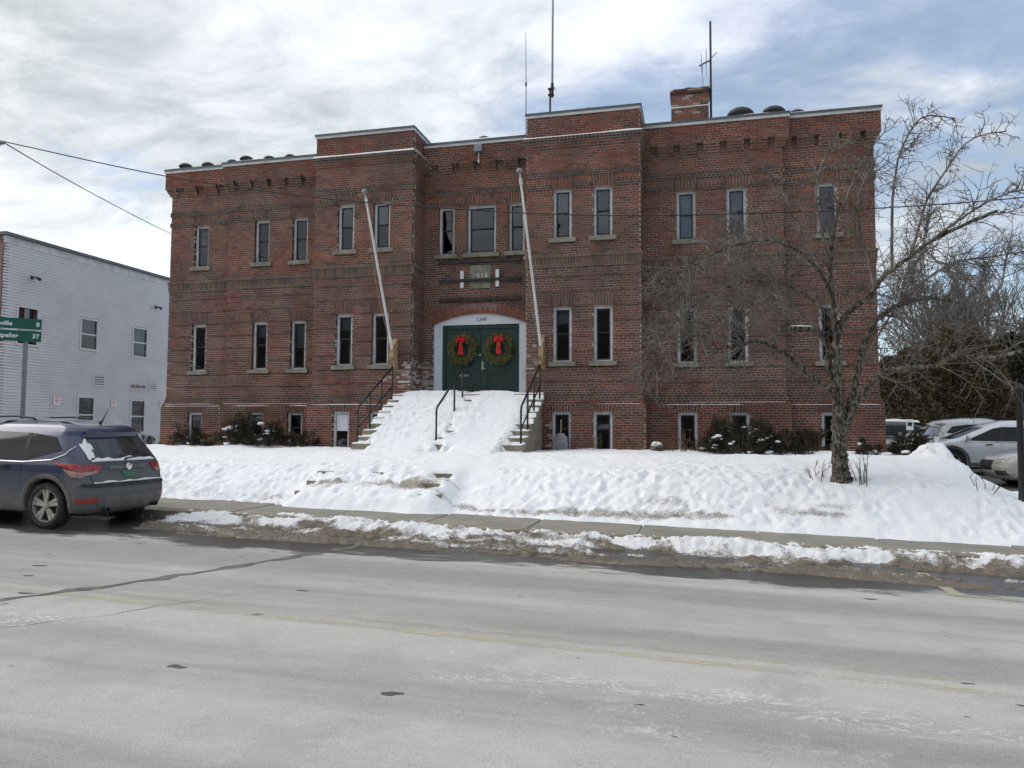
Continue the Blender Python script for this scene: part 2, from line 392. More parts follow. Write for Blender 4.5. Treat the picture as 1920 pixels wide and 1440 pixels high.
def worn_paint(name, c, cut):
    m = bpy.data.materials.new(name); m.use_nodes = True; t = m.node_tree; b = t.nodes['Principled BSDF']
    g = N(t, 'ShaderNodeNewGeometry'); p = g.outputs['Position']
    n = mth(t, 'ADD', mth(t, 'MULTIPLY', noise(t, mapping(t, p, (.5, 1, 1)), 2.0, 6, .7), .6), mth(t, 'MULTIPLY', noise(t, p, 60, 4, .7), .4))
    b.inputs['Base Color'].default_value = (*c, 1); b.inputs['Roughness'].default_value = .85
    link(t, mrange(t, n, cut, cut + .16, 0, .85), b.inputs['Alpha'])
    return m
M['yellow'] = worn_paint('worn_yellow', (.56, .50, .36), .42); M['yellow2'] = worn_paint('worn_yellow_far', (.52, .47, .36), .47)
M['mark'] = worn_paint('worn_mark', (.42, .39, .30), .34)
M['tar'] = mat('crack_seal', (.10, .095, .088), (.19, .18, .165), 5, .8, coords='Object', contrast=(.4, .7))
def strip(name, pts, w, m, dz=.003):
    mb = MB(); P = []
    for i, (x, y) in enumerate(pts):
        a = np.array(pts[max(i - 1, 0)]); b = np.array(pts[min(i + 1, len(pts) - 1)]); d = (b - a) / np.linalg.norm(b - a); n = np.array((-d[1], d[0]))
        ww = w if not callable(w) else w(i)
        for s in (-.5, .5):
            q = np.array((x, y)) + n * ww * s; P.append((q[0], q[1], float(roadz(q[0])) + dz))
    return mb.grid(np.array(P).reshape(-1, 2, 3), flip=True).build(name, m, road)
lx = np.linspace(-110, 110, 111)
strip('centre_line', [(x, 5.97 - .043 * x) for x in lx], .115, M['yellow']); strip('centre_line', [(x, 6.19 - .043 * x) for x in lx], .10, M['yellow2'])
cr = [(-9.5, 1.5), (-8.2, 3.8), (-7.2, 5.1), (-6.44, 5.84), (-5.95, 6.7), (-5.55, 7.6), (-5.2, 8.5), (-4.85, 9.4), (-4.6, 10.4), (-4.4, 11.4)]
crp = []
for i in range(len(cr) - 1):
    for k in range(8):
        t = k / 8; crp.append((cr[i][0] * (1 - t) + cr[i + 1][0] * t + .05 * math.sin(i * 5 + k * 1.7) * random.random(), cr[i][1] * (1 - t) + cr[i + 1][1] * t))
strip('crack_seal', crp, lambda i: .10 + .05 * math.sin(i * .9) + .04 * random.random(), M['tar'])
for pts_, w_ in (([(-7.6, 2.6), (-6.2, 4.3), (-5.2, 5.6), (-4.4, 7.0)], .010),):
    q_ = []
    for i in range(len(pts_) - 1):
        for k in range(10):
            t = k / 10; q_.append((pts_[i][0] * (1 - t) + pts_[i + 1][0] * t + random.gauss(0, .025), pts_[i][1] * (1 - t) + pts_[i + 1][1] * t + random.gauss(0, .02)))
    strip('crack', q_, lambda i: w_ * random.uniform(.2, 1.3), M['tar'], .002)
mk = MB()
def flatquad(mb, pts, dz): mb.add([(x, y, float(roadz(x)) + dz) for x, y in pts], [(0, 1, 2, 3)])
flatquad(mk, [(2.66, 9.20), (2.80, 9.20), (2.78, 10.6), (2.64, 10.6)], .005); mk.build('parking_mark', M['mark'], road)
mk = MB(); flatquad(mk, [(2.81, 9.20), (3.35, 9.18), (3.35, 9.30), (2.81, 9.32)], .005); mk.build('parking_mark', M['mark'], road)

# -- pavement of concrete slabs
M['slab'] = mat('pavement_concrete', (.285, .265, .225), (.215, .20, .172), 1.6, .9, coords='Object', bump=.3, bscale=60, contrast=(.3, .7))
mb = MB()
for i in range(40):
    x0, x1 = -60 + i * 3, -57 + i * 3
    mb.add([(x0, 11.48, roadz(x0) - .02), (x1, 11.48, roadz(x1) - .02), (x1, 14.2, roadz(x1) - .02), (x0, 14.2, roadz(x0) - .02)], [(0, 1, 2, 3)])
walk = mb.build('sidewalk', M['concrete'], kind='structure')
jx = [-6.1 - 1.75 * k for k in range(12, 0, -1)] + [-6.1, -4.32, -2.62, -.91, .88, 2.6, 4.39, 6.15, 7.9, 9.65]
for a, b in zip(jx[:-1], jx[1:]):
    mb = MB(); g = .014; dz = random.uniform(-.008, .008); tl = random.uniform(-.006, .006)
    x0, x1, y0, y1 = a + g, b - g, 11.55, 13.6
    zf = lambda x, y: float(walkz(x)) + dz + tl * (y - 13)
    bv = .012
    vs = [(x0, y0, zf(x0, y0) - .10), (x1, y0, zf(x1, y0) - .10), (x1, y1, zf(x1, y1) - .1), (x0, y1, zf(x0, y1) - .1),
          (x0, y0, zf(x0, y0) - bv), (x1, y0, zf(x1, y0) - bv), (x1, y1, zf(x1, y1) - bv), (x0, y1, zf(x0, y1) - bv),
          (x0 + bv, y0 + bv, zf(x0, y0)), (x1 - bv, y0 + bv, zf(x1, y0)), (x1 - bv, y1 - bv, zf(x1, y1)), (x0 + bv, y1 - bv, zf(x0, y1))]
    mb.add(vs, [(0, 1, 5, 4), (1, 2, 6, 5), (2, 3, 7, 6), (3, 0, 4, 7), (4, 5, 9, 8), (5, 6, 10, 9), (6, 7, 11, 10), (7, 4, 8, 11), (8, 9, 10, 11)])
    mb.build('slab', M['slab'], walk)
mb = MB()
for i in range(60):
    x0, x1 = -60 + i * 2, -58 + i * 2 - .01
    mb.add([(x, y, float(roadz(x)) + z) for x in (x0, x1) for y, z in ((11.38, -.05), (11.38, .135), (11.395, .152), (11.54, .152))], [(0, 4, 5, 1), (1, 5, 6, 2), (2, 6, 7, 3)])
mb.build('kerb', M['concrete'], walk)

# -- snow on the lawn bank
def dimples(Z, xs, ys, pts, depth, rad, rim=.35):
    dx, dy = xs[1] - xs[0], ys[1] - ys[0]
    for (px, py), d, r in zip(pts, depth, rad):
        i0, i1 = int((px - 3 * r - xs[0]) / dx), int((px + 3 * r - xs[0]) / dx) + 1
        j0, j1 = int((py - 3 * r - ys[0]) / dy), int((py + 3 * r - ys[0]) / dy) + 1
        i0, j0 = max(i0, 0), max(j0, 0)
        if i1 <= i0 or j1 <= j0: continue
        xx = xs[i0:i1, None] - px; yy = ys[None, j0:j1] - py
        a = random.uniform(0, 3.14); ca, sa = math.cos(a), math.sin(a)
        u = (xx * ca + yy * sa) / (r * 1.45); v = (-xx * sa + yy * ca) / (r * .75); q = u * u + v * v
        Z[i0:i1, j0:j1] += -d * np.exp(-q * q) + rim * d * np.exp(-(np.sqrt(q) - 1.5) ** 2 * 6)
xs = np.arange(-24.0, 8.6, .042); ys = np.arange(12.2, 20.25, .042)
X, Y = np.meshgrid(xs, ys, indexing='ij')
t = Y - bank_edge(X)
Z = zg(X, Y)
lump = np.exp(-((t - .55) / .55) ** 2)
Z += .10 * (fbm(X * .9, Y * .9, 3, 1) - .5) + .035 * (fbm(X * 3.1, Y * 3.1, 3, 4) - .5)
r1 = np.abs(fbm(X * 1.6, Y * 2.2, 4, 8) - .5) * 2
Z += lump * (.12 * (fbm(X * 2.3, Y * 3.2, 4, 6, .6) - .5) + .10 * (.35 - r1) + .05 * (fbm(X * 8, Y * 8, 3, 9, .6) - .5))
Z += .028 * (fbm(X * 7, Y * 7, 3, 12, .6) - .5) * (.4 + sstep(0, .5, t) * .6)
# ragged foot of the bank
Z -= .06 * sstep(.16, -.12, t + .28 * (fbm(X * 1.7, Y * 0 + 3.3, 4, 21, .6) - .5))
# drift against the wall
Z += .10 * np.exp(-((Y - 18.75) / .35) ** 2) * (fbm(X * 1.1, Y * .5, 3, 31) - .2) * ((X > -4) | (X < -8))
Z -= .10 * np.exp(-((Y - 19.55) / .3) ** 2) * ((X > -1.4) | (X < -10.5))
pts = []; 
for k in range(4200):
    x = random.uniform(-17, 6.5); y = random.uniform(12.9, 18.6)
    if random.random() < .55: y = random.uniform(12.8, 15.0)
    if float(fbm(np.array(x * .7), np.array(y * .9), 3, 140)) + .10 * (y < 14.6) - .14 * (y > 16.4) > .535: pts.append((x, y))
def trail(a, b, n, w=.13):
    for k in range(n):
        s = (k + random.uniform(-.15, .15)) / n; side = w if k % 2 else -w
        dx, dy = b[0] - a[0], b[1] - a[1]; l = math.hypot(dx, dy)
        pts.append((a[0] + dx * s - dy / l * side, a[1] + dy * s + dx / l * side))
trail((-6, 16.6), (-5.4, 13.6), 9); trail((-7, 16.5), (-12.5, 14.2), 16); trail((-4.5, 16.6), (3, 14.6), 22); trail((-6.5, 16.2), (-9.5, 13.9), 9)
trail((4.5, 16), (-1, 13.6), 15); trail((-15, 15.2), (-9, 17.8), 14); trail((1, 18.3), (6, 15), 14)
dp = [random.uniform(.006, .034) * (1.3 if y < 15.4 else .75) for x, y in pts]; rd = [random.uniform(.03, .075) * random.choice((1, 1, 1.5)) for _ in pts]
# keep the snow off the lower steps a little so the treads show
dirt = (1 - sstep(2.2, 3.4, X)) * .85 * np.exp(-((t - (.38 + .12 * np.sin(X * .8))) / .17) ** 2) * sstep(.36, .56, fbm(X * .9, Y * 3.0, 4, 44)) * sstep(-13, -3, X + 3 * fbm(X * .3, 0 * Y, 2, 3))
dirt += (1 - sstep(2.2, 3.4, X)) * .65 * np.exp(-((t - .7) / .2) ** 2) * sstep(.50, .66, fbm(X * 1.1, Y * 3.2, 4, 47)) * sstep(-14, -4, X)
SNOW_X, SNOW_Y, SNOW_Z = xs, ys, Z
def snowz(x, y):
    i = int(np.clip(round((x - xs0) / .042), 0, len(SNOW_X) - 1)); j = int(np.clip(round((y - ys0) / .042), 0, len(SNOW_Y) - 1)); return float(SNOW_Z[i, j])
xs0, ys0 = xs[0], ys[0]
# snow moulded over the buried lower steps, blown off at a few corners
LS = dict(x0=-7.45, x1=-4.62, st=[(13.80, -.885), (13.41, -1.05), (13.02, -1.215)])
sf = np.interp(Y, [12.2, 12.62, 12.85, 13.1, 13.5, 13.85, 14.0, 14.5], [-1.75, -1.60, -1.36, -1.24, -1.06, -.90, -.865, -.85])
inx = sstep(LS['x0'] - .35, LS['x0'] + .15, X) * sstep(LS['x1'] + .35, LS['x1'] - .15, X) * sstep(14.7, 14.2, Y)
Z = Z * (1 - inx) + (sf + .10 * (fbm(X * 2.1, Y * 2.1, 4, 33, .6) - .45) + .05 * (fbm(X * 6, Y * 6, 3, 35) - .5) + .085) * inx
for cx, cy, rx, ry, dd in ((-7.32, 13.73, .24, .10, .20), (-6.75, 13.76, .30, .05, .07), (-6.1, 13.76, .20, .05, .12), (-5.35, 13.75, .12, .06, .10), (-4.80, 13.73, .20, .11, .22), (-7.40, 13.36, .13, .07, .15), (-4.88, 13.34, .20, .12, .24), (-7.5, 12.97, .10, .06, .13), (-5.0, 12.95, .12, .07, .14)):
    q = ((X - cx) / rx) ** 2 + ((Y - cy) / ry) ** 2
    Z -= dd * np.exp(-q * q)
dimples(Z, xs, ys, pts, dp, rd)
grid_mesh('snow_bank', np.stack([X, Y, Z], -1), M['snow'], kind='structure', attr=dirt)

# -- ploughed ridge on the kerb and the slush in the gutter
xs = np.arange(-16.0, 6.5, .030); ys = np.arange(9.2, 12.5, .030)
X, Y = np.meshgrid(xs, ys, indexing='ij')
rc = 11.36 - .008 * X + .07 * np.sin(X * .6); wd = .24 + .10 * fbm(X * .7, Y * 0, 2, 52)
ridge = np.exp(-np.abs((Y - rc) / wd) ** 2.6) * (-.04 + .125 * fbm(X * 1.7, Y * 1.2, 3, 53)) * (.5 + .5 * sstep(-9, -2, X))
ridge += np.exp(-((Y - rc) / .34) ** 2) * (.09 * (fbm(X * 3.5, Y * 3.5, 4, 55, .65) - .5) + .09 * (fbm(X * 10, Y * 10, 3, 56, .7) - .5) + .07 * (fbm(X * 22, Y * 22, 2, 57, .6) - .5))
ramp = .145 * sstep(10.98 + .18 * (fbm(X * 1.3, Y * 0, 3, 58) - .5), 11.37, Y)
sl0 = 9.75 - .03 * X + .55 * (fbm(X * .35, Y * 0, 3, 60) - .5)
zone = sstep(-.15, .35, Y - sl0) * sstep(11.40, 11.1, Y)
nn = fbm(X * .9, Y * 3.0, 4, 61, .6); gr = fbm(X * 9, Y * 12, 4, 63, .7)
sl = zone * ((nn - .36) * .20 + (gr - .5) * .15 + .02 * np.exp(-((Y - sl0 - .3) / .3) ** 2))
ruts = .05 * np.exp(-((Y - 10.75 + .02 * X) / .13) ** 2) + .05 * np.exp(-((Y - 10.25 + .02 * X) / .10) ** 2)
sl -= ruts * sstep(-6, 0, X) * zone
undercar = sstep(-8.6, -9.2, X) * sstep(9.2, 9.5, Y) * sstep(11.9, 11.3, Y)
H = np.maximum(ridge, 0) + np.maximum(sl, -.02) - .02 - .12 * undercar + ramp * (1 - undercar)
H = np.where(zone + ridge * 10 < .02, -.03 + .155 * (Y > 11.37), H)
edge = np.minimum(sstep(xs[0], xs[0] + .8, X), 1)
d = sstep(11.35, 10.85, Y) * (.58 + .5 * (fbm(X * 1.2, Y * 3.5, 4, 66) - .35)) + .55 * sstep(.50, .64, fbm(X * 1.6, Y * 2.4, 3, 67)) * sstep(11.6, 11.2, Y) + .35 * sstep(sl0 + .75, sl0 + .2, Y)
d += .28 * sstep(.46, .60, fbm(X * 2.2, Y * 5.0, 4, 69)) * sstep(11.75, 11.3, Y)
d = np.clip(d, 0, 1.1)
grid_mesh('slush', np.stack([X, Y, roadz(X) + H], -1), M['slush'], kind='stuff', attr=d)

# ================================================================== BRICK BUILDING
CH, ZB = .065, -1.0
def zc(n): return ZB + n * CH
PAL = [(0.1707, 0.0719, 0.0507), (0.1509, 0.0684, 0.0491), (0.1349, 0.0661, 0.0513), (0.1906, 0.0806, 0.0547), (0.1072, 0.0576, 0.0478), (0.1629, 0.0828, 0.0618), (0.2105, 0.0848, 0.052), (0.0874, 0.0524, 0.0465)]
PW = [22, 20, 17, 12, 10, 12, 5, 4]
DARK = [(.075, .052, .047), (.09, .056, .048), (.062, .048, .046), (.115, .062, .048)]
def brick_col(x, z, kind='field'):
    if kind == 'dark': c = random.choice(DARK)
    elif kind == 'soldier': c = random.choice([(.12, .080, .064), (.145, .085, .066), (.155, .085, .064), (.095, .072, .062)])
    elif kind == 'cap': c = random.choice([(.14, .10, .078), (.12, .09, .07), (.15, .10, .075)])
    elif kind == 'water': c = random.choice([(.15, .055, .043), (.115, .05, .042), (.085, .043, .04), (.17, .062, .047)])
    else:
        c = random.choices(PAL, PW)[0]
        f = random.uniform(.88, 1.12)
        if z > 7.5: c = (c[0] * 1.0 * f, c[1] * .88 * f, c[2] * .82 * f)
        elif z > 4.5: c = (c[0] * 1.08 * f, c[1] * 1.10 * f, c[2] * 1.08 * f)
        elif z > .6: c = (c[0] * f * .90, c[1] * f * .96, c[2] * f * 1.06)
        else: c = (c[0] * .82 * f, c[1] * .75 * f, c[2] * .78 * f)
    # rain streaks, soot and repointed patches with a shape of their own
    k1 = .84 + .32 * float(fbm(np.array(x * 2.3), np.array(z * .45), 4, 120)); k2 = float(fbm(np.array(x * .55), np.array(z * .7), 3, 124))
    c = (c[0] * k1, c[1] * k1, c[2] * k1)
    if k2 > .58 and kind == 'field': c = (c[0] * 1.10, c[1] * .94, c[2] * .86)
    elif k2 < .40 and kind == 'field': c = (c[0] * .84, c[1] * .92, c[2] * 1.02)
    for wx, wz in STREAK:
        if abs(x - wx) < .34 and 0 < wz - z < .75 and random.random() < .55: c = tuple(v * .80 for v in c)
    for cx, cz, rx, rz, k in ((-7.75, 1.45, .75, .55, 1), (-7.55, 1.25, .5, .4, 1), (-4.15, 1.65, .28, .55, 1), (-9.9, 1.35, .2, .2, 0), (-3.75, -.1, .25, .5, 1)):
        q = ((x - cx) / rx) ** 2 + ((z - cz) / rz) ** 2
        if q < 1 and k and random.random() < .55 * (1 - q):
            w = random.uniform(.15, .95) ** 1.3; c = tuple(a * (1 - w) + b * w for a, b in zip(c, (.50, .47, .45)))
    return c
STREAK = [(xx_, 4.85) for xx_ in (-15.04, -12.82, -11.54, -9.6, -8.51, -3.42, -2.36, -.28, 1.0, 3.22)] + [(xx_, 1.6) for xx_ in (-15.04, -12.82, -11.54, -9.6, -8.51, -3.42, -2.36, -.28, 1.0, 3.22)]
BM, MM = MB(), MB()       # bricks, mortar
CAND = []                 # candidates for single brick objects
def hexa(mb, P, d0, dep, quad, col):
    """quad: four (u,z) going round; front at outward d0, back at d0-dep; P maps (u,z,d)->xyz"""
    f = [P(u, z, d0) for u, z in quad]; b = [P(u, z, d0 - dep) for u, z in quad]
    mb.add(f + b, [(0, 1, 2, 3), (0, 4, 5, 1), (1, 5, 6, 2), (2, 6, 7, 3), (3, 7, 4, 0)], col)
def subtract(iv, a, b):
    out = []
    for p, q in iv:
        if b <= p or a >= q: out.append((p, q))
        else:
            if a > p: out.append((p, a))
            if b < q: out.append((b, q))
    return out
def profile(typ, n, u, L):
    """outward projection and colour kind of course n"""
    z = zc(n) + CH / 2
    if z < .63: return .10, 'field'
    if z < .69: return .075, 'water'
    if z < .755: return .05, 'water'
    if z < .82: return .03, 'dark'
    if z < .885: return .015, 'dark'
    if typ != 'D':
        if 4.2 < z < 4.265: return .02, 'cap'
        if 4.265 < z < 4.46: return .028, 'solid'
        if 4.46 < z < 4.525: return .055, 'cap'
    if n in (112, 113, 117, 118): return .028, 'dark'
    if typ == 'C':
        if n in (129, 130, 131, 132): return (.03, .055, .08, .105)[n - 129], 'dark' if n >= 131 else 'field'
        return 0., 'field'
    if 127 <= n <= 130: return None, 'dentil'
    if n >= 131: return .15, 'field'
    return 0., 'field'
def wall(typ, org, du, nrm, L, holes, top, cl=0, cr_=0, circ=None, n0=0, phase=0., starts=0.):
    """holes: (u0,u1,z0,z1). cl/cr_: 1 = convex end (projections wrap), 0 = concave"""
    ox, oy = org
    def P(u, z, d): return (ox + du[0] * u + nrm[0] * d, oy + du[1] * u + nrm[1] * d, z)
    front = nrm == (0, -1)
    for n in range(n0, top):
        z0, z1 = zc(n), zc(n + 1); zm = (z0 + z1) / 2
        d, kind = profile(typ, n, 0, L)
        groove = typ != 'D' and .9 < zm < 4.2 and (n - 33) % 6 == 0
        segs = []
        if kind == 'dentil':
            k = n - 127; dd = (.05, .085, .12, .15)[k]
            segs.append((-0.0, L, 0., 'field', True))
            pitch = .62; m_ = max(1, round(L / pitch)); pt = L / m_
            for i in range(m_ + 1):
                a = i * pt - .20; b = a + .42
                a = max(a, -dd if cl else 0); b = min(b, L + dd if cr_ else L)
                if b - a > .05: segs.append((a, b, dd, 'field', False))
        else: segs.append((-d * cl + starts, L + d * cr_, d, kind, True))
        for a, b, dd, kd, main in segs:
            iv = [(a, b)]
            for u0, u1, hz0, hz1 in holes:
                if hz0 < z1 - .005 and hz1 > z0 + .005: iv = subtract(iv, u0, u1)
            if circ and zm < circ[2] + circ[3]:
                cu, half, cz, rad, zspr = circ
                if zm > zspr - .0 and abs(zm - cz) < rad:
                    w = min(math.sqrt(max(rad * rad - (zm - cz) ** 2, 0)), (zm - cz) * math.tan(math.asin(ARC['half'] / ARC['r']))); iv = subtract(iv, cu - w, cu + w)
                elif zm <= zspr: iv = subtract(iv, cu - half, cu + half)
            for p, q in iv:
                if q - p < .02: continue
                zt = z1 - (.020 if groove else 0)
                hexa(MM, P, dd - .005, .14 + dd, [(p, z0), (q, z0), (q, zt), (p, zt)], None)
                if kd == 'solid': continue
                pit = .105 if (n % 6 == 0 or kd in ('cap',) or (kd == 'dark' and n % 2)) else .21
                ph = phase + (.105 if n % 2 else 0.) + (.0525 if pit < .2 else 0)
                i0 = math.floor((p - ph) / pit)
                u = ph + i0 * pit
                while u < q:
                    ua, ub = max(u, p) + (.0065 if u > p else .0), min(u + pit, q) - (.0065 if u + pit < q else 0.)
                    u += pit
                    if ub - ua < .02: continue
                    j = random.uniform(-.0025, .0025)
                    wx = P((ua + ub) / 2, zm, 0)
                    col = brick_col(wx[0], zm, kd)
                    zt2 = z1 - .0065 - (.018 if groove else 0)
                    quad = [(ua, z0 + .0065), (ub, z0 + .0065), (ub, zt2), (ua, zt2)]
                    if front and main and abs(ub - ua - .197) < .004 and not groove and zm > -.42 and kd != 'dark':
                        dep = -wx[0] * math.sin(YAW) + wx[1] * math.cos(YAW)
                        CAND.append((dep, P, dd + j, quad, col, wx[0], zm)); continue
                    hexa(BM, P, dd + j, .09, quad, col)
        # rowlock / soldier band
        if kind == 'solid' and n == 81:
            zs0, zs1 = zc(81), zc(84); iv = [(-.028 * cl + starts, L + .028 * cr_)]
            for u0, u1, hz0, hz1 in holes:
                if hz0 < zs1 and hz1 > zs0: iv = subtract(iv, u0, u1)
            for p, q in iv:
                m_ = max(1, round((q - p) / .071)); w = (q - p) / m_
                for i in range(m_):
                    hexa(BM, P, .028 + random.uniform(-.004, .004), .09, [(p + i * w + .005, zs0 + .004), (p + (i + 1) * w - .005, zs0 + .004), (p + (i + 1) * w - .005, zs1 - .004), (p + i * w + .005, zs1 - .004)], brick_col(0, 4.3, 'soldier'))
    return P
def flat_arch(P, u0, u1, z0, z1, d=.006, fan=.10):
    uc = (u0 + u1) / 2; m_ = max(3, round((u1 - u0) / .072)); w = (u1 - u0) / m_; h = z1 - z0
    F = lambda u, z: (uc + (u - uc) * (1 + fan * (z - z0) / h), z)
    hexa(MM, P, d - .007, .15, [F(u0, z0), F(u1, z0), F(u1, z1), F(u0, z1)], None)
    for i in range(m_):
        a, b = u0 + i * w + .0075, u0 + (i + 1) * w - .0075
        cut = z0 + h * (.62 if i % 2 else .38) if h > .25 else z0 + h * (.5 if i % 2 else 1.0)
        for za, zb_ in ((z0 + .003, cut - .005), (cut + .005, z1 - .003)):
            if zb_ - za < .02: continue
            hexa(BM, P, d + random.uniform(-.002, .003), .09, [F(a, za), F(b, za), F(b, zb_), F(a, zb_)], tuple(v * q for v, q in zip(brick_col(P(uc, z0, 0)[0], z0), (.80, .88, .92))))
bld = thing('brick_building', 'two-storey red brick building with two projecting towers and a 1916 date stone', 'building', (-5.95, 20, -.6))
bld_off = Vector((-5.95, 20, -.6))
def PB(o):      # parent to the building, keeping world placement
    o.parent = bld; o.location = o.location - bld_off; return o
XE = [-16.15, -13.98, -10.55, -7.60, -4.38, -1.40, 2.15, 4.33]
BAY = [('B', YA), ('B', YB), ('C', YC), ('D', YB), ('C', YC), ('B', YB), ('B', YA)]
WC = [[-15.04], [-12.82, -11.54], [-9.60, -8.51], [], [-3.42, -2.36], [-.28, 1.0], [3.22]]
WW = .25
LEV = [(-.75, .43, 22, 25), (1.73, 3.16, 64, 69), (4.98, 6.28, 112, 117)]     # opening z0,z1 and lintel courses
DWIN = [(-6.92, .235), (-5.885, .425), (-4.87, .235)]
ARC = dict(c=-5.93, half=1.35, spr=2.90, crown=3.19)
ARC['r'] = (ARC['half'] ** 2 + (ARC['crown'] - ARC['spr']) ** 2) / (2 * (ARC['crown'] - ARC['spr'])); ARC['cz'] = ARC['crown'] - ARC['r']
WIN = []      # (xc, half, z0, z1, Y face, level)
for b, (typ, Yp) in enumerate(BAY):
    x0, x1 = XE[b], XE[b + 1]; holes = []; arches = []
    for xc in WC[b]:
        for lv, (z0, z1, na, nb) in enumerate(LEV):
            d = .10 if lv == 0 else 0.
            holes += [(xc - WW - x0, xc + WW - x0, z0, z1), (xc - WW - .06 - x0, xc + WW + .06 - x0, zc(na), zc(nb))]
            arches.append((xc - WW - .05 - x0, xc + WW + .05 - x0, zc(na), zc(nb), d + (.006 if lv else -.002)))
            if lv: holes.append((xc - WW - .11 - x0, xc + WW + .11 - x0, z0 - .13, z0))
            WIN.append((xc, WW, z0, z1, Yp - d, lv))
    circ = None
    if typ == 'D':
        for xc, hw in DWIN:
            z0, z1 = 4.915, 6.28
            holes += [(xc - hw - x0, xc + hw - x0, z0, z1), (xc - hw - .06 - x0, xc + hw + .06 - x0, zc(112), zc(117)), (xc - hw - .11 - x0, xc + hw + .11 - x0, z0 - .13, z0)]
            arches.append((xc - hw - .05 - x0, xc + hw + .05 - x0, zc(112), zc(117), .006)); WIN.append((xc, hw, z0, z1, Yp, 3))
        holes.append((-6.21 - x0, -5.61 - x0, 3.90, 4.56))
        circ = (ARC['c'] - x0, ARC['half'], ARC['cz'], ARC['r'] + .30, ARC['spr'])
    top = 142 if typ == 'C' else 138
    cl = 1 if b in (0, 1, 2, 4) else 0; cr = 1 if b in (2, 4, 5, 6) else 0
    P = wall(typ, (x0, Yp), (1, 0), (0, -1), x1 - x0, holes, top, cl, cr, circ, 4, phase=.03 * b)
    for a in arches: flat_arch(P, *a[:4], d=a[4])
    if typ == 'D':       # segmental arch of two rings over the doorway
        half_ang = math.asin(ARC['half'] / ARC['r']); mA = 40
        for i in range(mA):
            t0, t1 = -half_ang + 2 * half_ang * i / mA, -half_ang + 2 * half_ang * (i + 1) / mA
            hexa(MM, P, .0, .16, [(ARC['c'] - x0 + rr * math.sin(tt), ARC['cz'] + rr * math.cos(tt)) for rr, tt in ((ARC['r'], t0), (ARC['r'], t1), (ARC['r'] + .30, t1), (ARC['r'] + .30, t0))], None)
            cut = .19 if i % 2 else .10; g = .0012
            for ra, rb in ((.003, cut - .005), (cut + .005, .295)):
                cc = random.choice([(.20, .072, .048), (.17, .066, .046), (.22, .085, .055), (.15, .075, .062)])
                if 12 < i < 27 and rb > .2: cc = (.22, .15, .12)
                hexa(BM, P, .008 + random.uniform(-.002, .002), .12, [(ARC['c'] - x0 + rr * math.sin(tt), ARC['cz'] + rr * math.cos(tt)) for rr, tt in ((ARC['r'] + ra, t0 + g), (ARC['r'] + ra, t1 - g), (ARC['r'] + rb, t1 - g), (ARC['r'] + rb, t0 + g))], cc)
# returns of the towers and the ends of the building
for x, ya, yb, s, typ, top in ((-7.60, YC, YB, 1, 'C', 142), (-1.40, YC, YB, 1, 'C', 142), (-10.55, YC, YB, -1, 'C', 142), (-4.38, YC, YB, -1, 'C', 142), (2.15, YB, YA, 1, 'B', 138), (-13.98, YB, YA, -1, 'B', 138), (4.33, YA, YA + 1.6, 1, 'B', 138), (-16.15, YA, YA + 1.6, -1, 'B', 138)):
    if s > 0: wall(typ, (x, ya), (0, 1), (1, 0), yb - ya, [], top, 0, 0, None, 4, phase=.02, starts=.10)
    else: wall(typ, (x, yb), (0, -1), (-1, 0), yb - ya - .10, [], top, 0, 0, None, 4, phase=.05)
# the plain rest of the shell: sides, back, roof deck, inside walls
M['side_brick'] = mat('plain_brick', (.17, .07, .05), (.12, .055, .042), 6, .9)
sh = MB()
for x0, x1 in ((-16.15, -16.0), (4.18, 4.33)): sh.box((x0, YA + 1.6, -1.2), (x1, 33, 8.0))
sh.box((-16.0, 32.85, -1.2), (4.18, 33, 8.0))
wallp = PB(sh.build('wall', M['side_brick']))
PB(MB().box((-16.0, YA + .16, 7.78), (4.18, 32.85, 7.9)).box((-10.4, YC + .16, 7.98), (-7.75, YA + .4, 8.08)).box((-4.23, YC + .16, 7.98), (-1.55, YA + .4, 8.08)).build('roof', M['roof_felt']))
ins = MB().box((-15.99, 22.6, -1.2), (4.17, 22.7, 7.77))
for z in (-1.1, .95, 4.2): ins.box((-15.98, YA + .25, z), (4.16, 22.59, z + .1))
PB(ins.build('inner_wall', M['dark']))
rs = MB()
for x0, x1, y0, y1, z in ((-15.9, 4.1, YA + .5, 32.7, 7.905), (-10.35, -7.8, YC + .3, YA + .4, 8.09), (-4.2, -1.6, YC + .3, YA + .4, 8.09)):
    nx, ny = max(4, int((x1 - x0) * 2)), max(4, int((y1 - y0) * 1.2))
    xx, yy = np.meshgrid(np.linspace(x0, x1, nx), np.linspace(y0, y1, ny), indexing='ij')
    rs.grid(np.stack([xx, yy, z + .10 + .12 * fbm(xx * .8, yy * .8, 3, 70)], -1))
PB(rs.build('roof_snow', M['snow_clean'], smooth=True))
mo = PB(MM.build('mortar', M['mortar']))
# 300 nearest whole bricks as objects of their own, the rest joined
CAND.sort(key=lambda c: c[0])
single = CAND[:300]; rest = CAND[300:]
for dep, P, d, quad, col, x, z in rest: hexa(BM, P, d, .09, quad, col)
bf = BM.build('brick_field', M['brick'], wallp, kind='stuff')
variants = []
for k in range(20):
    col = random.choices(PAL, PW)[0]; f = random.uniform(.75, .95)
    col = tuple(c * f for c in (col[0], col[1] * .85, col[2] * .85))
    mb = MB(); w, h, e = .0985, .026, .004
    mb.add([(-w, 0, -h), (w, 0, -h), (w, 0, h), (-w, 0, h), (-w, .09, -h), (w, .09, -h), (w, .09, h), (-w, .09, h)], [(0, 1, 2, 3), (0, 4, 5, 1), (1, 5, 6, 2), (2, 6, 7, 3), (3, 7, 4, 0)], col)
    o = mb.build('brick', M['brick'], wallp); variants.append((o.data, col)); bpy.data.objects.remove(o)
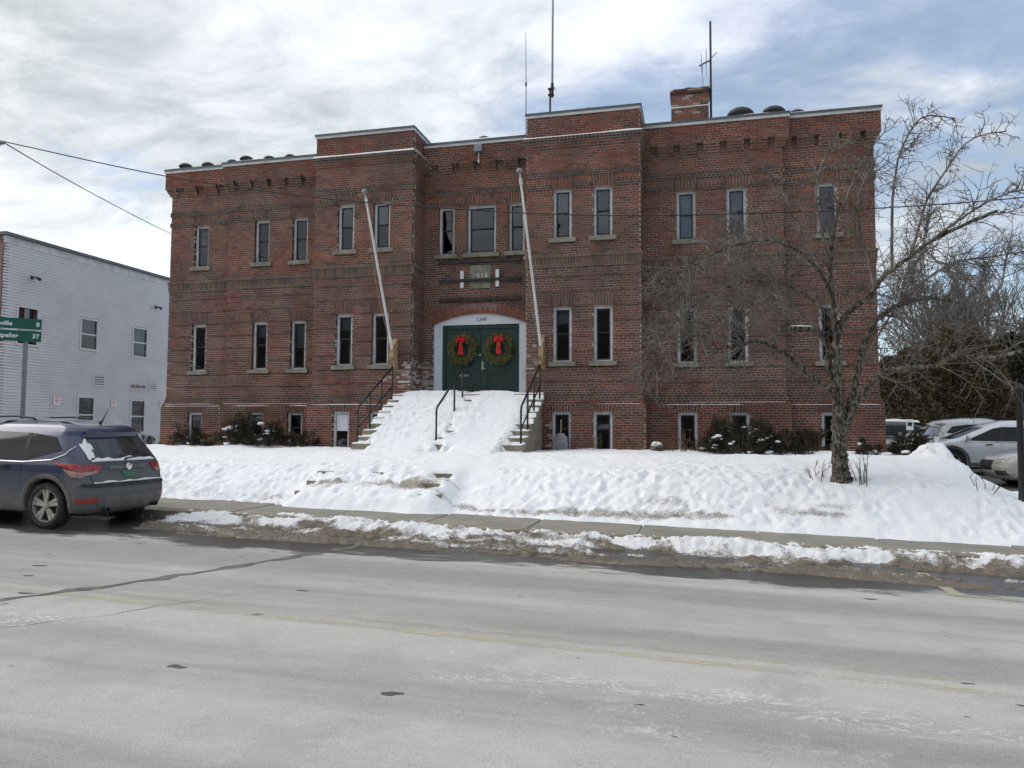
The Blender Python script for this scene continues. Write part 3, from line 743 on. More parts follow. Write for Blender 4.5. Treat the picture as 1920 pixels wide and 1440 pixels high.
for dep, P, d, quad, col, x, z in single:
    me = min(random.sample(variants, 6), key=lambda v: sum((a - b) ** 2 for a, b in zip(v[1], col)))[0]
    c = P((quad[0][0] + quad[1][0]) / 2, (quad[0][1] + quad[2][1]) / 2, d)
    o = obj('brick', me, wallp); o.location = c
# parapet copings
def coping(name, x0, x1, Yf, z, cl, cr, d=.15):
    a, b = x0 - (d + .02) * cl, x1 + (d + .02) * cr
    PB(MB().box((a, Yf - d - .025, z), (b, Yf + .30, z + .075)).build(name, M['white_trim']))
    PB(MB().box((a - .015 * cl, Yf - d - .045, z + .076), (b + .015 * cr, Yf + .33, z + .132)).build('coping', M['cap_metal']))
for b, (typ, Yp) in enumerate(BAY):
    if typ == 'C':
        x0, x1 = XE[b], XE[b + 1]
        PB(MB().box((x0 - .025, Yp - .025, zc(142)), (x1 + .025, YA + .5, zc(142) + .072)).build('fascia', M['white_trim']))
        PB(MB().box((x0 - .045, Yp - .045, zc(142) + .073), (x1 + .045, YA + .53, zc(142) + .125)).build('coping', M['cap_metal']))
    else:
        coping('fascia', XE[b] + (0 if b in (0, 1) else .03), XE[b + 1] - (0 if b in (5, 6) else .03), Yp, zc(138), 1 if b in (0, 1) else 0, 1 if b in (5, 6) else 0)
# snow lying on ledges
def snow_strip(x0, x1, y0, y1, z, h=.03, broken=0., seed=1, name='ledge_snow'):
    n = max(6, int((x1 - x0) / .05)); xx = np.linspace(x0, x1, n)
    prof = [(0, 0), (.05, .7), (.35, 1), (1, 1)]
    hh = h * (.35 + 1.2 * vnoise(xx * 1.3, xx * 0, seed)) * np.where(vnoise(xx * 1.1, xx * 0 + 5, seed + 3) < broken, 0.0, 1)
    hh = np.convolve(np.pad(hh, 2, mode='edge'), np.ones(5) / 5, 'valid'); hh[0] = hh[-1] = 0
    P_ = np.stack([np.stack([xx, np.full(n, y0 + (y1 - y0) * f), z - .004 + hh * k], -1) for f, k in prof], 1)
    return PB(MB().grid(P_).build(name, M['snow_clean'], smooth=True))
for b in (2, 4):
    snow_strip(XE[b] - .09, XE[b + 1] + .09, YC - .103, YC + .01, zc(133), .045, .18, b)
mb = MB(); yy = np.linspace(YC - .08, YB - .02, 20)
mb.grid(np.stack([np.stack([np.full(20, -7.60 + x), yy, zc(133) + np.full(20, k)], -1) for x, k in ((.0, .05), (.07, .05), (.10, .02), (.104, -.003))], 1)); PB(mb.build('ledge_snow', M['snow_clean'], smooth=True))
for b, (typ, Yp) in enumerate(BAY):
    if typ == 'D': continue
    snow_strip(XE[b], XE[b + 1], Yp - .098, Yp - .073, zc(25), .012, .42, 10 + b)
    snow_strip(XE[b], XE[b + 1], Yp - .073, Yp - .05, zc(26), .009, .62, 30 + b)
    x0, x1 = XE[b], XE[b + 1]
    if typ == 'B': snow_strip(x0 + .1, x1 - .1, Yp - .12, Yp + .25, zc(138) + .133, .05, .35, 50 + b, 'coping_snow')
snow_strip(-7.4, -4.6, YB - .12, YB + .25, zc(138) + .133, .07, .1, 57, 'coping_snow')
# windows
def add_window(xc, hw, z0, z1, Yf, lv, idx):
    fw = .075; yo = Yf + .095; yi = yo + .10
    mb = MB()
    mb.box((xc - hw, yo, z0), (xc - hw + fw, yi, z1)); mb.box((xc + hw - fw, yo, z0), (xc + hw, yi, z1))
    mb.box((xc - hw + fw, yo + .002, z1 - fw), (xc + hw - fw, yi, z1)); mb.box((xc - hw + fw, yo + .002, z0), (xc + hw - fw, yi, z0 + .03))
    w = PB(mb.build('window', M['frame_paint']))
    zmid = (z0 + z1) / 2 + .02 if lv else (-.02)
    sx0, sx1 = xc - hw + fw, xc + hw - fw
    for k, (za, zb_, dy) in enumerate(((zmid - .02, z1 - fw, .012), (z0 + .03, zmid + .02, .036))):
        s = .036; y0 = yo + dy; y1 = y0 + .022
        b = MB().box((sx0, y0, za), (sx0 + s, y1, zb_)).box((sx1 - s, y0, za), (sx1, y1, zb_)).box((sx0 + s, y0 + .001, zb_ - s), (sx1 - s, y1, zb_)).box((sx0 + s, y0 + .001, za), (sx1 - s, y1, za + s + (.012 if k else 0)))
        sash = b.build('sash', M['sash'], w)
        g0, g1, g2, g3 = sx0 + s * .6, sx1 - s * .6, za + s * .6, zb_ - s * .6; yg = y0 + .012
        tilt = random.uniform(-.008, .008); tz = random.uniform(-.012, .006)
        def gp(u, v): return (g0 + (g1 - g0) * u, yg + tilt * (u - .5) + tz * (v - .5), g2 + (g3 - g2) * v)
        if lv == 3 and idx == 0:      # broken panes
            poly = [(1, 0), (1, 1), (.22, 1), (.34, .78), (.24, .6), (.42, .42), (.3, .12), (.36, 0)] if k == 0 else [(1, 0), (1, .22), (.55, .55), (.38, .98), (.2, 1.0), (1, 1)][:0] or [(.1, 0), (1, 0), (1, .16), (.45, .08)]
            mb = MB(); mb.add([gp(u, v) for u, v in poly], [tuple(range(len(poly)))]); mb.build('pane', M['glass'], w)
            if k == 1:
                mb = MB(); mb.add([gp(u, v) for u, v in [(.62, .62), (1, .3), (1, 1), (.3, 1), (.4, .85)]], [(0, 1, 2, 3, 4)]); mb.build('pane', M['glass'], w)
            continue
        mb = MB(); mb.add([gp(0, 0), gp(1, 0), gp(1, 1), gp(0, 1)], [(0, 1, 2, 3)]); mb.build('pane', M['glass'], w)
    if lv in (1, 2, 3):
        sw = hw + .105
        e = .006
        mb = MB().box((xc - sw, Yf - .055, z0 - .127), (xc + sw, Yf + .12, z0 - .012))
        mb.add([(xc - sw, Yf - .055, z0 - .012), (xc + sw, Yf - .055, z0 - .012), (xc + sw, Yf + .12, z0 + .004), (xc - sw, Yf + .12, z0 + .004), ], [(0, 1, 2, 3)])
        mb.build('sill', M['limestone'], w)
    return w
dn_i = 0
M['curtain'] = mat('curtain', (.30, .31, .33), (.22, .22, .24), 9, .9, stretch=(3, 1, .4))
M['board'] = mat('board_white', (.60, .62, .66), rough=.7)
for wdef in WIN:
    idx = 0
    if wdef[5] == 3: idx = dn_i; dn_i += 1
    w = add_window(*wdef, idx)
    xc, hw, z0, z1, Yf, lv = wdef
    if lv == 0 and abs(xc + 9.60) < .01:
        MB().box((xc - .16, Yf + .10, -.10), (xc + .165, Yf + .104, .345)).build('white_board', M['board'], w)
    if lv == 2 and xc > -1.5:      # old blinds and plastic behind the upper right panes
        MB().box((xc - .2, Yf + .24, z0 + (.05 if xc < 2 else .4)), (xc + .2, Yf + .245, z1 - .05)).build('blind', M['curtain'], w)
    if lv in (1, 2) and random.random() < .35:     # half-drawn shades inside
        zc_ = z1 - (z1 - z0) * random.choice((.3, .45, .55)); MB().box((xc - .19, Yf + .22, zc_), (xc + .19, Yf + .224, z1 - .05)).build('shade', M['curtain'], w)
    if lv == 1 and xc < -9: MB().box((xc + .02, Yf + .3, z0), (xc + .06, Yf + .32, z0 + .6)).build('blind', M['curtain'], w)
# date stone, battens, blocks, floodlight
st = PB(MB().box((-6.21, YB - .012, 3.90), (-5.61, YB + .12, 4.56)).build('date_stone', M['limestone']))
FACE = lambda x, y, z: Matrix.Translation((x, y, z)) @ Matrix.Rotation(R(90), 4, 'X')
text_obj('lettering', '1916', .245, M['white_paint'], st, FACE(-5.91, YB - .014, 4.235), .004, offset=-.002)
for z in (4.665, 4.13, 3.58):
    mb = MB(); x0, x1 = -7.08 + random.uniform(-.02, .02), -4.74
    mb.box((x0, YB - .075, z - .042), (x1, YB - .012, z + .042)); PB(mb.build('batten', M['black_wood']))
for x in (-6.43, -5.40):
    for za, zb_ in ((3.92, 4.085), (4.175, 4.41)): PB(MB().box((x - .05, YB - .06, za), (x + .05, YB - .010, zb_)).build('white_block', M['white_paint']))
fl = PB(MB().box((-6.02, YB - .34, 7.70), (-5.80, YB - .20, 7.90)).tube([(-5.91, YB - .2, 7.85), (-5.91, YB - .16, 7.95), (-5.91, YB + .1, 8.15)], .02, 6).build('floodlight', M['galv']))
MB().tube([(-5.90, YB - .27, 7.68), (-5.90, YB - .27, 7.44)], .012, 6).lathe([(0, 0), (.025, .01), (.03, .06), (.02, .09)], (-5.90, YB - .27, 7.38), sides=8).build('sensor', M['plastic_white'], fl)
# doorway: white surround, green doors
DY = YB + .06
n = 24; ha = math.asin(ARC['half'] / ARC['r']); mb = MB()
def sur(pts, y0, y1):
    k = len(pts); vs = [(x, y0, z) for x, z in pts] + [(x, y1, z) for x, z in pts]
    mb.add(vs, [tuple(range(k))] + [(i, i + k, (i + 1) % k + k, (i + 1) % k) for i in range(k)])
arc = [(ARC['c'] + ARC['r'] * math.sin(-ha + 2 * ha * i / n), ARC['cz'] + ARC['r'] * math.cos(-ha + 2 * ha * i / n)) for i in range(n + 1)]
DX0, DX1, DZ0, DZ1 = -7.03, -4.79, .72, 2.89
for i in range(n):      # tympanum in strips down to the door head
    a, b = arc[i], arc[i + 1]; za = DZ1
    sur([(a[0], za), (b[0], za), b, a], DY, DY + .1)
sur([(-7.28, .6), (DX0, .6), (DX0, DZ1), (-7.28, DZ1)], DY, DY + .1); sur([(DX1, .6), (-4.58, .6), (-4.58, DZ1), (DX1, DZ1)], DY, DY + .1)
ds = PB(mb.build('door_surround', M['door_white']))
text_obj('house_number', '1249', .155, M['black_iron'], ds, FACE(-5.885, DY - .003, 3.025), .003)
mb = MB(); y = DY + .03
mb.box((DX0, y, .6), (DX0 + .09, y + .08, DZ1)).box((DX1 - .09, y, .6), (DX1, y + .08, DZ1)).box((DX0 + .09, y + .002, DZ1 - .11), (DX1 - .09, y + .08, DZ1))
df = PB(mb.build('door_frame', M['door_green']))
xm = -5.915
for k, (a, b) in enumerate(((DX0 + .095, xm - .004), (xm + .004, DX1 - .095))):
    y0 = y + .035; z0_, z1_ = .62, DZ1 - .115; stl, rail = .20, .22
    mb = MB().box((a, y0 + .018, z0_), (b, y0 + .05, z1_))
    mb.box((a, y0, z0_), (a + stl, y0 + .017, z1_)).box((b - stl, y0, z0_), (b, y0 + .017, z1_))
    for zz, hh in ((z0_, .42), (1.55, .16), (z1_ - .18, .18)): mb.box((a + stl, y0 + .0015, zz), (b - stl, y0 + .017, zz + hh))
    dr = PB(mb.build('door', M['door_green']))
    if k == 0: MB().box((a + .37, y0 - .012, 1.44), (a + .68, y0 - .001, 1.50)).build('letter_plate', M['galv'], dr)
    else:
        hd = MB().box((a + .02, y0 - .015, 1.62), (a + .085, y0 - .001, 1.86)).tube([(a + .05, y0 - .02, 1.66), (a + .05, y0 - .06, 1.66), (a + .15, y0 - .06, 1.65)], .012, 6)
        hd.build('door_handle', M['steel'], dr)
        MB().lathe([(0, -.03), (.032, -.028), (.034, 0)], (a - .02, y0 - .002, 2.04), 'y', 12).build('lock', M['steel'], dr)
# chimney
mb = MB(); mr = MB()
cx0, cx1, cy0, cy1 = -.72, .37, 22.4, 23.2
mr.box((cx0 + .01, cy0 + .01, 7.8), (cx1 - .01, cy1 - .01, 10.10))
zz = 7.9; k = 0
while zz < 10.10:
    e = .035 if zz > 9.93 else 0.
    for fx in ((cx0 - e, cx1 + e),):
        u = fx[0] - (.105 if k % 2 else 0)
        while u < fx[1]:
            a, b = max(u, fx[0]) + .004, min(u + .21, fx[1]) - .004; u += .21
            if b - a > .02 and not (zz > 10.03 and random.random() < .35):
                c = random.choice([(.22, .10, .075), (.18, .09, .07), (.12, .07, .058), (.27, .13, .09), (.10, .068, .06), (.20, .10, .075), (.34, .28, .24)] if zz > 9.3 else PAL)
                if zz > 9.85: c = tuple(v * .6 for v in c)
                mb.box((a, cy0 - e, zz + .004), (b, cy0 + .09, zz + .06), c)
    for s, xf in ((-1, cx0 - e), (1, cx1 + e)):
        v = cy0 + .1
        while v < cy1:
            mb.box((xf if s < 0 else xf - .09, v, zz + .004), (xf + .09 if s < 0 else xf, min(v + .2, cy1), zz + .06), random.choice(PAL)); v += .21
    zz += .065; k += 1
ch = PB(mr.build('chimney', M['mortar'])); MB_ = mb.build('brick_field', M['brick'], ch, kind='stuff')
MB().box((cx0 - .01, cy0 - .012, 9.545), (cx1 + .01, cy0 - .001, 9.575)).build('steel_band', M['white_paint'], ch)
xx, yy = np.meshgrid(np.linspace(cx0, cx1, 12), np.linspace(cy0, cy1, 9), indexing='ij')
MB().grid(np.stack([xx, yy, 10.09 + .07 * fbm(xx * 4, yy * 4, 2, 80)], -1)).build('chimney_snow', M['snow_clean'], ch, smooth=True)

# ================================================================== STEPS, RAILS, THINGS ON THE BUILDING
SX0, SX1 = -8.10, -3.87; NR = 9; RISE = .16; RUN = .30; LZ = .89; SY = 19.02      # landing height, y of the top riser
steps = thing('entrance_steps', 'wide concrete entrance steps under snow below the green double doors', 'steps', (-5.98, 18, -.55))
so_ = Vector((-5.98, 18, -.55))
def PS(o, root, off): o.parent = root; o.location = o.location - off; return o
mb = MB().box((-7.58, SY - .02, -.9), (-4.40, YB + .16, LZ - .17)); mb.box((SX0 + .07, SY - RUN * .2, -.9), (SX1 - .07, SY + .06, LZ - .17))
for k in range(NR - 1):
    y1 = SY - RUN * k; mb.box((SX0 + .06, y1 - RUN, -.9), (SX1 - .06, y1, LZ - RISE * (k + 1) - .13))
PS(mb.build('stair_base', M['concrete']), steps, so_)
mb = MB().box((-7.585, SY, LZ - .165), (-4.395, YB + .155, LZ)).box((SX0, SY - .03, LZ - .165), (SX1, SY + .07, LZ - .002)); PS(mb.build('landing', M['concrete']), steps, so_)
for k in range(NR - 1):
    y1 = SY - RUN * k; z = LZ - RISE * (k + 1)
    PS(MB().box((SX0, y1 - RUN - .03, z - .125), (SX1, y1 - .031, z)).build('step', M['concrete']), steps, so_)
# snow draped over the flight
nx, ny = 210, 150
xx = np.linspace(SX0 + .01, SX1 - .01, nx); yy = np.linspace(SY - RUN * (NR - 1) - 1.1, YB + .03, ny)
X, Y = np.meshgrid(xx, yy, indexing='ij')
kk = np.clip(np.floor((SY - .03 - Y) / RUN) + 1, 0, NR); st_ = LZ - RISE * kk
st_ = np.where(Y > SY - .03, LZ, st_); st_ = np.where(Y < SY - RUN * (NR - 1) - .03, -1.0, st_)
ff = (SY - .03 - Y) / RUN; lin = np.minimum(LZ + .0 - RISE * (ff + .25 + .97 * np.sin(2 * np.pi * ff) / (2 * np.pi)), LZ + .02); lin = np.maximum(lin, -.56 - .40 * sstep(SY - RUN * (NR - 1) - .3, SY - RUN * (NR - 1) - 1.1, Y))
e = np.minimum(X - SX0, SX1 - X) + .45 * (fbm(X * 1.5, Y * 1.5, 3, 90) - .5)
cover = sstep(.12, .62, e)
ctr = np.exp(-((X + 5.98 - .12) / .22) ** 2) * sstep(.35, .55, fbm(X * 3, Y * 3, 2, 91))
bare = np.exp(-((X + 4.4) / .5) ** 2) * sstep(18.6, 19, Y) * .9
cover = np.clip(cover - .75 * ctr - bare - .5 * sstep(.56, .7, fbm(X * 1.3, Y * 2.2, 3, 96)) * sstep(17.0, 17.8, Y), 0, 1)
soft = lin + .085 + .05 * (fbm(X * 1.8, Y * 2.4, 3, 92) - .5) + .03 * (fbm(X * 8, Y * 8, 3, 93) - .5)
capz = st_ + .035 * np.minimum(1, np.maximum(0, .2 + 1.2 * fbm(X * 2, Y * 2, 2, 94))) - .02 * sstep(.06, 0, np.minimum(X - SX0, SX1 - X))
Zs = np.maximum(capz, soft * cover + (capz) * (1 - cover))
fr = (SY - .03 - Y) / RUN; fr = fr - np.floor(fr)
Zs = np.where((cover < .35) & (Y < SY - .03), capz - .05 * sstep(.86, 1.0, fr), Zs)
tp = []; 
for k in range(60):
    tp.append((random.uniform(-7.6, -5.2), random.uniform(16.8, 19.3)))
for k in range(14): tp.append((-7.1 + .05 * k + (.12 if k % 2 else -.12), 16.8 + .17 * k))
dimples(Zs, xx, yy, tp, [random.uniform(.008, .03) for _ in tp], [random.uniform(.05, .10) for _ in tp])
PS(grid_mesh('step_snow', np.stack([X, Y, Zs], -1), M['snow'], attr=np.zeros_like(X)), steps, so_)
# buried steps at the pavement
ls = thing('lower_steps', 'low concrete steps half buried in the snowbank beside the sidewalk', 'steps', (-6.03, 13.7, -1.5)); lo_ = Vector((-6.03, 13.7, -1.5))
for k, (y, z) in enumerate(LS['st']):
    PS(MB().box((LS['x0'] - .03 * k, y - (.0 if k == 0 else .0), z - .18), (LS['x1'] + .03 * k, y + (.50 if k == 0 else .387), z)).build('step', M['concrete']), ls, lo_)
# handrails
def handrail(x, label, lower, y0=16.78, y1=18.86, posts=2):
    sl = RISE / RUN; zb_ = lambda y: LZ - RISE - (SY - RUN * .5 - y) * sl
    t = thing('handrail', label, 'handrail', (x, y0, zb_(y0)), group='handrails of the entrance steps'); off = Vector((x, y0, zb_(y0)))
    H = .86
    a, b = (x, y0, zb_(y0) + H), (x, y1, zb_(y1) + H + .04)
    PS(MB().tube([(x, y0, zb_(y0) + H - .16), (x, y0 + .012, zb_(y0) + H - .04), (x, y0 + .06, zb_(y0) + H + .03), b], .026, 8).build('top_rail', M['black_iron'], smooth=True), t, off)
    if lower: PS(MB().tube([(x, y0, zb_(y0) + .36), (x, y1, zb_(y1) + .36)], .021, 8).build('lower_rail', M['black_iron'], smooth=True), t, off)
    for i in range(posts + 2):
        f = i / (posts + 1)
        if not lower and i == 1: continue
        y = y0 + (y1 - y0) * f
        PS(MB().tube([(x, y, zb_(y) - .25), (x, y, zb_(y) + H + (.03 * f) - (.14 if i == 0 else 0))], .025, 8).build('post', M['black_iron'], smooth=True), t, off)
handrail(-8.03, 'black pipe handrail with lower rail at the left end of the entrance steps', True)
handrail(-6.0, 'single black pipe handrail up the middle of the entrance steps', False, 16.75, 18.75)
handrail(-3.96, 'black pipe handrail with lower rail at the right end of the entrance steps', True)
# wreaths
M['fir'] = tintmat('fir_needles', .8, 20, .3, 0)
def blades(mb, pos, dirs, ln, wd, cols):
    for p, d, l, w, c in zip(pos, dirs, ln, wd, cols):
        d = Vector(d).normalized(); s = d.orthogonal().normalized()
        s.rotate(Matrix.Rotation(random.uniform(0, 6.28), 3, d)); p = Vector(p)
        mb.add([p - s * w, p + s * w, p + d * l + s * w * .25, p + d * l - s * w * .25], [(0, 1, 2, 3)], c)
for k, (x, lab) in enumerate(((-6.42, 'evergreen wreath with red bow on the left leaf of the green doors'), (-5.375, 'evergreen wreath with red bow on the right leaf of the green doors'))):
    yw = DY + .01; zw = 2.19
    t = thing('wreath', lab, 'wreath', (x, yw, zw), group='wreaths on the doors'); off = Vector((x, yw, zw))
    mb = MB(); pos, dr_, ln, wd, cl_ = [], [], [], [], []
    for i in range(3400):
        a = random.uniform(0, 2 * math.pi); r = .325 + random.gauss(0, .045); ph = random.uniform(0, math.pi)
        p = (x + r * math.cos(a), yw - .02 - .10 * math.sin(ph) * random.random() ** .5, zw + r * math.sin(a))
        out = random.gauss(.35, .8); tng = random.gauss(.7, .5)
        d = (math.cos(a) * out - math.sin(a) * tng, -abs(random.gauss(.1, .45)), math.sin(a) * out + math.cos(a) * tng)
        pos.append(p); dr_.append(d); ln.append(random.uniform(.05, .11)); wd.append(random.uniform(.005, .009))
        f = random.uniform(.6, 1.3); base = random.choice([(.21, .21, .08), (.14, .16, .06), (.27, .22, .09), (.10, .12, .05), (.26, .19, .09)])
        cl_.append(tuple(v * f for v in base))
    blades(mb, pos, dr_, ln, wd, cl_); PS(mb.build('greenery', M['fir']), t, off)
    mb = MB(); c = Vector((x + (-.02 if k == 0 else .03), yw - .15, zw + .27))
    for s in (-1, 1):
        for tl in (.25, -.25, .7):
            pts = []
            for q in range(9):
                u = q / 8 * math.pi * 2; rr = .10 * math.sin(u / 2)
                pts.append((c.x + s * rr * 1.35 * math.cos(tl) * (1 if q < 9 else 1) - 0, c.y + .03 * math.sin(u), c.z + rr * math.sin(tl) + .045 * math.sin(u)))
            P_ = [[(p[0], p[1] - .015 + dy, p[2] + dz) for dy, dz in ((-.02, -.025), (0, .0), (.0, .03))] for p in pts]; mb.grid(np.array(P_))
    for s, w0 in ((-1, .05), (1, .06)):
        P_ = []
        for q in range(8):
            f = q / 7; cxw = c.x + s * (.012 + .02 * f) + .008 * math.sin(q * 2 + k); w = .028 + .012 * f
            P_.append([(cxw - w, c.y - .015 + .012 * math.sin(q), c.z - .42 * f), (cxw, c.y - .035 + .015 * math.sin(q * 1.3), c.z - .42 * f), (cxw + w, c.y - .01, c.z - .42 * f + .01)])
        mb.grid(np.array(P_))
    mb.lathe([(0, -.05), (.035, -.03), (.045, 0), (.03, .04), (0, .05)], tuple(c + Vector((0, -.02, 0))), 'y', 10)
    PS(mb.build('bow', M['red_bow'], smooth=True), t, off)
# flagpoles
for k, (x, ytop, ztop, lab) in enumerate(((-8.03, 17.02, 5.66, 'white angled flagpole on a wooden bracket, left of the entrance'), (-3.93, 16.78, 5.78, 'white angled flagpole on a wooden bracket, right of the entrance'))):
    b = Vector((x, YC - .24, 2.05)); tpt = Vector((x + (.02 if k == 0 else -.06), ytop, ztop)); d = (tpt - b)
    t = thing('flagpole', lab, 'flagpole', (x, YC, 1.7), group='flagpoles on the towers'); off = Vector((x, YC, 1.7))
    PS(MB().tube([b - d * .06, b + d * .03, b + d * .5, tpt], [.036, .038, .034, .026], 10).build('pole', M['white_paint'], smooth=True), t, off)
    mb = MB().lathe([(0, -.075), (.038, -.065), (.065, -.038), (.075, 0), (.065, .038), (.038, .065), (0, .075)], tuple(tpt + d * .05), 'z', 16)
    PS(mb.build('ball', M['galv'], smooth=True), t, off)
    PS(MB().tube([tpt + d * .01, tpt + d * .045], .018, 6).tube([tpt - d * .022, tpt + d * .010], .04, 8).build('truck', M['white_paint']), t, off)
    # weathered wedge bracket
    mb = MB(); w = .065
    prof = [(YC - .003, 2.42), (YC - .12, 2.38), (YC - .30, 2.16), (YC - .33, 1.92), (YC - .20, 1.62), (YC - .10, 1.52), (YC - .003, 1.60)]
    n_ = len(prof); vs = [(x - w + random.uniform(-.012, .012), y, z) for y, z in prof] + [(x + w + random.uniform(-.012, .012), y, z) for y, z in prof]
    mb.add(vs, [tuple(range(n_)), tuple(range(2 * n_ - 1, n_ - 1, -1))] + [(i, i + n_, (i + 1) % n_ + n_, (i + 1) % n_) for i in range(n_)])
    PS(mb.build('bracket', M['old_wood']), t, off)
    sg = [tpt - d * .02]
    for q in range(1, 13):
        f = q / 12; sg.append(tpt.lerp(b, f) + Vector((-.10 * math.sin(f * 3.14), .02, -.16 * math.sin(f * 3.14))))
    PS(MB().tube(sg, .008, 4).build('halyard', M['rope']), t, off)
# antennas
t = thing('antenna', 'thin short whip antenna on the roof behind the entrance bay', 'antenna', (-4.84, 21, 8)); o = Vector((-4.84, 21, 8))
PS(MB().tube([(-4.84, 21, 7.9), (-4.845, 21, 10.1), (-4.86, 21, 11.66)], [.022, .016, .008], 6).build('mast', M['galv']), t, o); PS(MB().tube([(-4.845, 21, 10.05), (-4.845, 21, 10.15)], .03, 6).build('coupling', M['black_iron']), t, o)
t = thing('antenna', 'tallest white pole antenna clamped to a short mast, above the right tower', 'antenna', (-4.13, 21, 8)); o = Vector((-4.13, 21, 8))
PS(MB().tube([(-4.13, 21, 7.9), (-4.12, 21, 9.9)], .03, 8).build('mast', M['black_iron']), t, o)
PS(MB().tube([(-4.06, 21, 9.63), (-4.06, 21, 10.05)], .045, 8).build('sleeve', M['black_iron']), t, o)
PS(MB().tube([(-4.06, 21, 10.0), (-4.05, 21, 12.0), (-4.03, 21, 13.6)], [.034, .03, .024], 8).build('whip', M['galv']), t, o)
for z in (9.68, 9.86): PS(MB().box((-4.18, 20.95, z), (-4.01, 21.05, z + .04)).build('clamp', M['black_iron']), t, o)
for s in (-1, 1): PS(MB().tube([(-4.06, 21, 9.98), (-4.06 + s * .12, 21, 9.84)], .008, 5).build('spur', M['black_iron']), t, o)
t = thing('antenna', 'dark mast with a small aerial array beside the brick chimney', 'antenna', (.43, 22.5, 8)); o = Vector((.43, 22.5, 8))
PS(MB().tube([(.43, 22.5, 7.9), (.44, 22.5, 12.14)], [.036, .03], 8).build('mast', M['black_iron']), t, o)
PS(MB().tube([(.44, 22.5, 10.95), (.22, 22.2, 10.72), (.12, 22.1, 10.62)], .025, 6).tube([(.44, 22.5, 11.0), (.62, 22.7, 11.26)], .012, 5).build('boom', M['black_iron']), t, o)
for x, y, z0, z1 in ((.31, 22.3, 10.35, 11.2), (.17, 22.1, 10.4, 10.95), (.2, 22.15, 10.0, 10.7)): PS(MB().tube([(x, y, z0), (x, y, z1)], .010, 5).build('element', M['galv']), t, o)
# domed roof vents
VT = [(349, 304, .22), (391, 302, .21), (437, 297, .19), (463, 290, .22), (506, 290, .19), (545, 287, .18), (747, 238, .22), (908, 253, .20), (1104, 200, .19), (1165, 196, .19), (1388, 200, .36), (1450, 197, .31), (1494, 203, .22)]
ORD = ['first', 'second', 'third', 'fourth', 'fifth', 'sixth', 'seventh', 'eighth', 'ninth', 'tenth', 'eleventh', 'twelfth', 'thirteenth']
for k, (px, py, r) in enumerate(VT):
    yv = 19.85 if k in (6, 8, 9) else 20.75
    c = Vector(at(px, py, yv)); zt = c.z; base = 8.08 if k in (6, 8, 9) else 7.9
    t = thing('roof_vent', 'black domed roof vent, %s from the left along the parapet' % ORD[k], 'roof vent', (c.x, yv, base), group='domed vents on the flat roof'); o = Vector((c.x, yv, base))
    zt -= .05; hq = r * .55
    prof = [(r * .96, zt - hq * 1.05), (r, zt - hq), (r * .97, zt - hq * .8), (r * .82, zt - hq * .45), (r * .55, zt - hq * .16), (r * .25, zt - hq * .03), (0.001, zt)]
    PS(MB().lathe(prof, (c.x, yv, 0), 'z', 22).build('dome', M['vent_black'], smooth=True), t, o)
    PS(MB().lathe([(r * .45, base - .02), (r * .45, zt - hq)], (c.x, yv, 0), 'z', 16).build('neck', M['galv'], smooth=True), t, o)

# ================================================================== WHITE CLAPBOARD BUILDING
WX = -25.2; WY0 = 22.35
wb = thing('white_building', 'white clapboard side wall of a two-storey building with a brick front', 'building', (-30, 28, -1)); wo_ = Vector((-30, 28, -1))
def PW_(o): o.parent = wb; o.location = o.location - wo_; return o
wins = [(23.08, 23.95, 3.15, 4.54), (26.12, 26.96, 3.28, 4.50), (29.12, 29.98, 3.24, 4.51), (26.12, 26.93, -.25, 1.19), (29.14, 29.97, -.25, 1.16)]
core = MB()      # core with openings cut as vertical strips
def wallx(mb, x0, x1, ya, yb, za, zb_): mb.box((x0, ya, za), (x1, yb, zb_))
cuts = sorted({WY0, 42.0, *[v for w in wins for v in w[:2]]})
for a, b in zip(cuts[:-1], cuts[1:]):
    hs = sorted([(w[2], w[3]) for w in wins if w[0] <= a + 1e-6 and w[1] >= b - 1e-6]); z = -1.5
    for h0, h1 in hs: wallx(core, WX - .2, WX - .02, a, b, z, h0); z = h1
    wallx(core, WX - .2, WX - .02, a, b, z, 7.0)
PW_(core.build('wall', M['clapboard']))
cb = MB(); z = -1.2
while z < 7.0:
    iv = [(WY0 + .02, 42.0)]
    for y0, y1, h0, h1 in wins:
        if h0 - .06 < z + .1 and h1 + .06 > z: iv = subtract(iv, y0 - .07, y1 + .07)
    for a, b in iv:
        cb.add([(WX - .019, a, z), (WX + .024, a, z), (WX - .012, a, z + .112), (WX - .019, b, z), (WX + .024, b, z), (WX - .012, b, z + .112)], [(1, 4, 5, 2), (0, 3, 4, 1), (0, 1, 2), (3, 5, 4)])
    z += .112
PW_(cb.build('clapboard_siding', M['clapboard'], kind='stuff'))
PW_(MB().box((WX - .15, WY0, 6.86), (WX + .03, 42, 7.14)).build('frieze_board', M['white_trim']))
PW_(MB().box((-40, WY0 - .06, 7.15), (WX + .16, 42, 7.26)).build('roof', M['cap_metal']))
PW_(MB().box((-40, 41.8, -1.5), (WX - .2, 42, 7.1)).box((-40, WY0 + .3, -1.4), (WX - .9, 41.8, 7.1)).build('inner_block', M['dark']))
fb = MB(); fm = MB().box((-40, WY0 + .01, -1.5), (WX - .005, WY0 + .25, 7.14)); z = -1.3; k = 0
while z < 7.1:
    u = WX - .21 * 8 + (.105 if k % 2 else 0)
    while u < WX:
        fb.box((u, WY0 - .002, z), (min(u + .2, WX + .004), WY0 + .1, z + .056), random.choice(PAL)); u += .21
    z += .066; k += 1
fr_ = PW_(fm.build('brick_front', M['side_brick'])); fb.build('brick_field', M['brick'], fr_, kind='stuff')
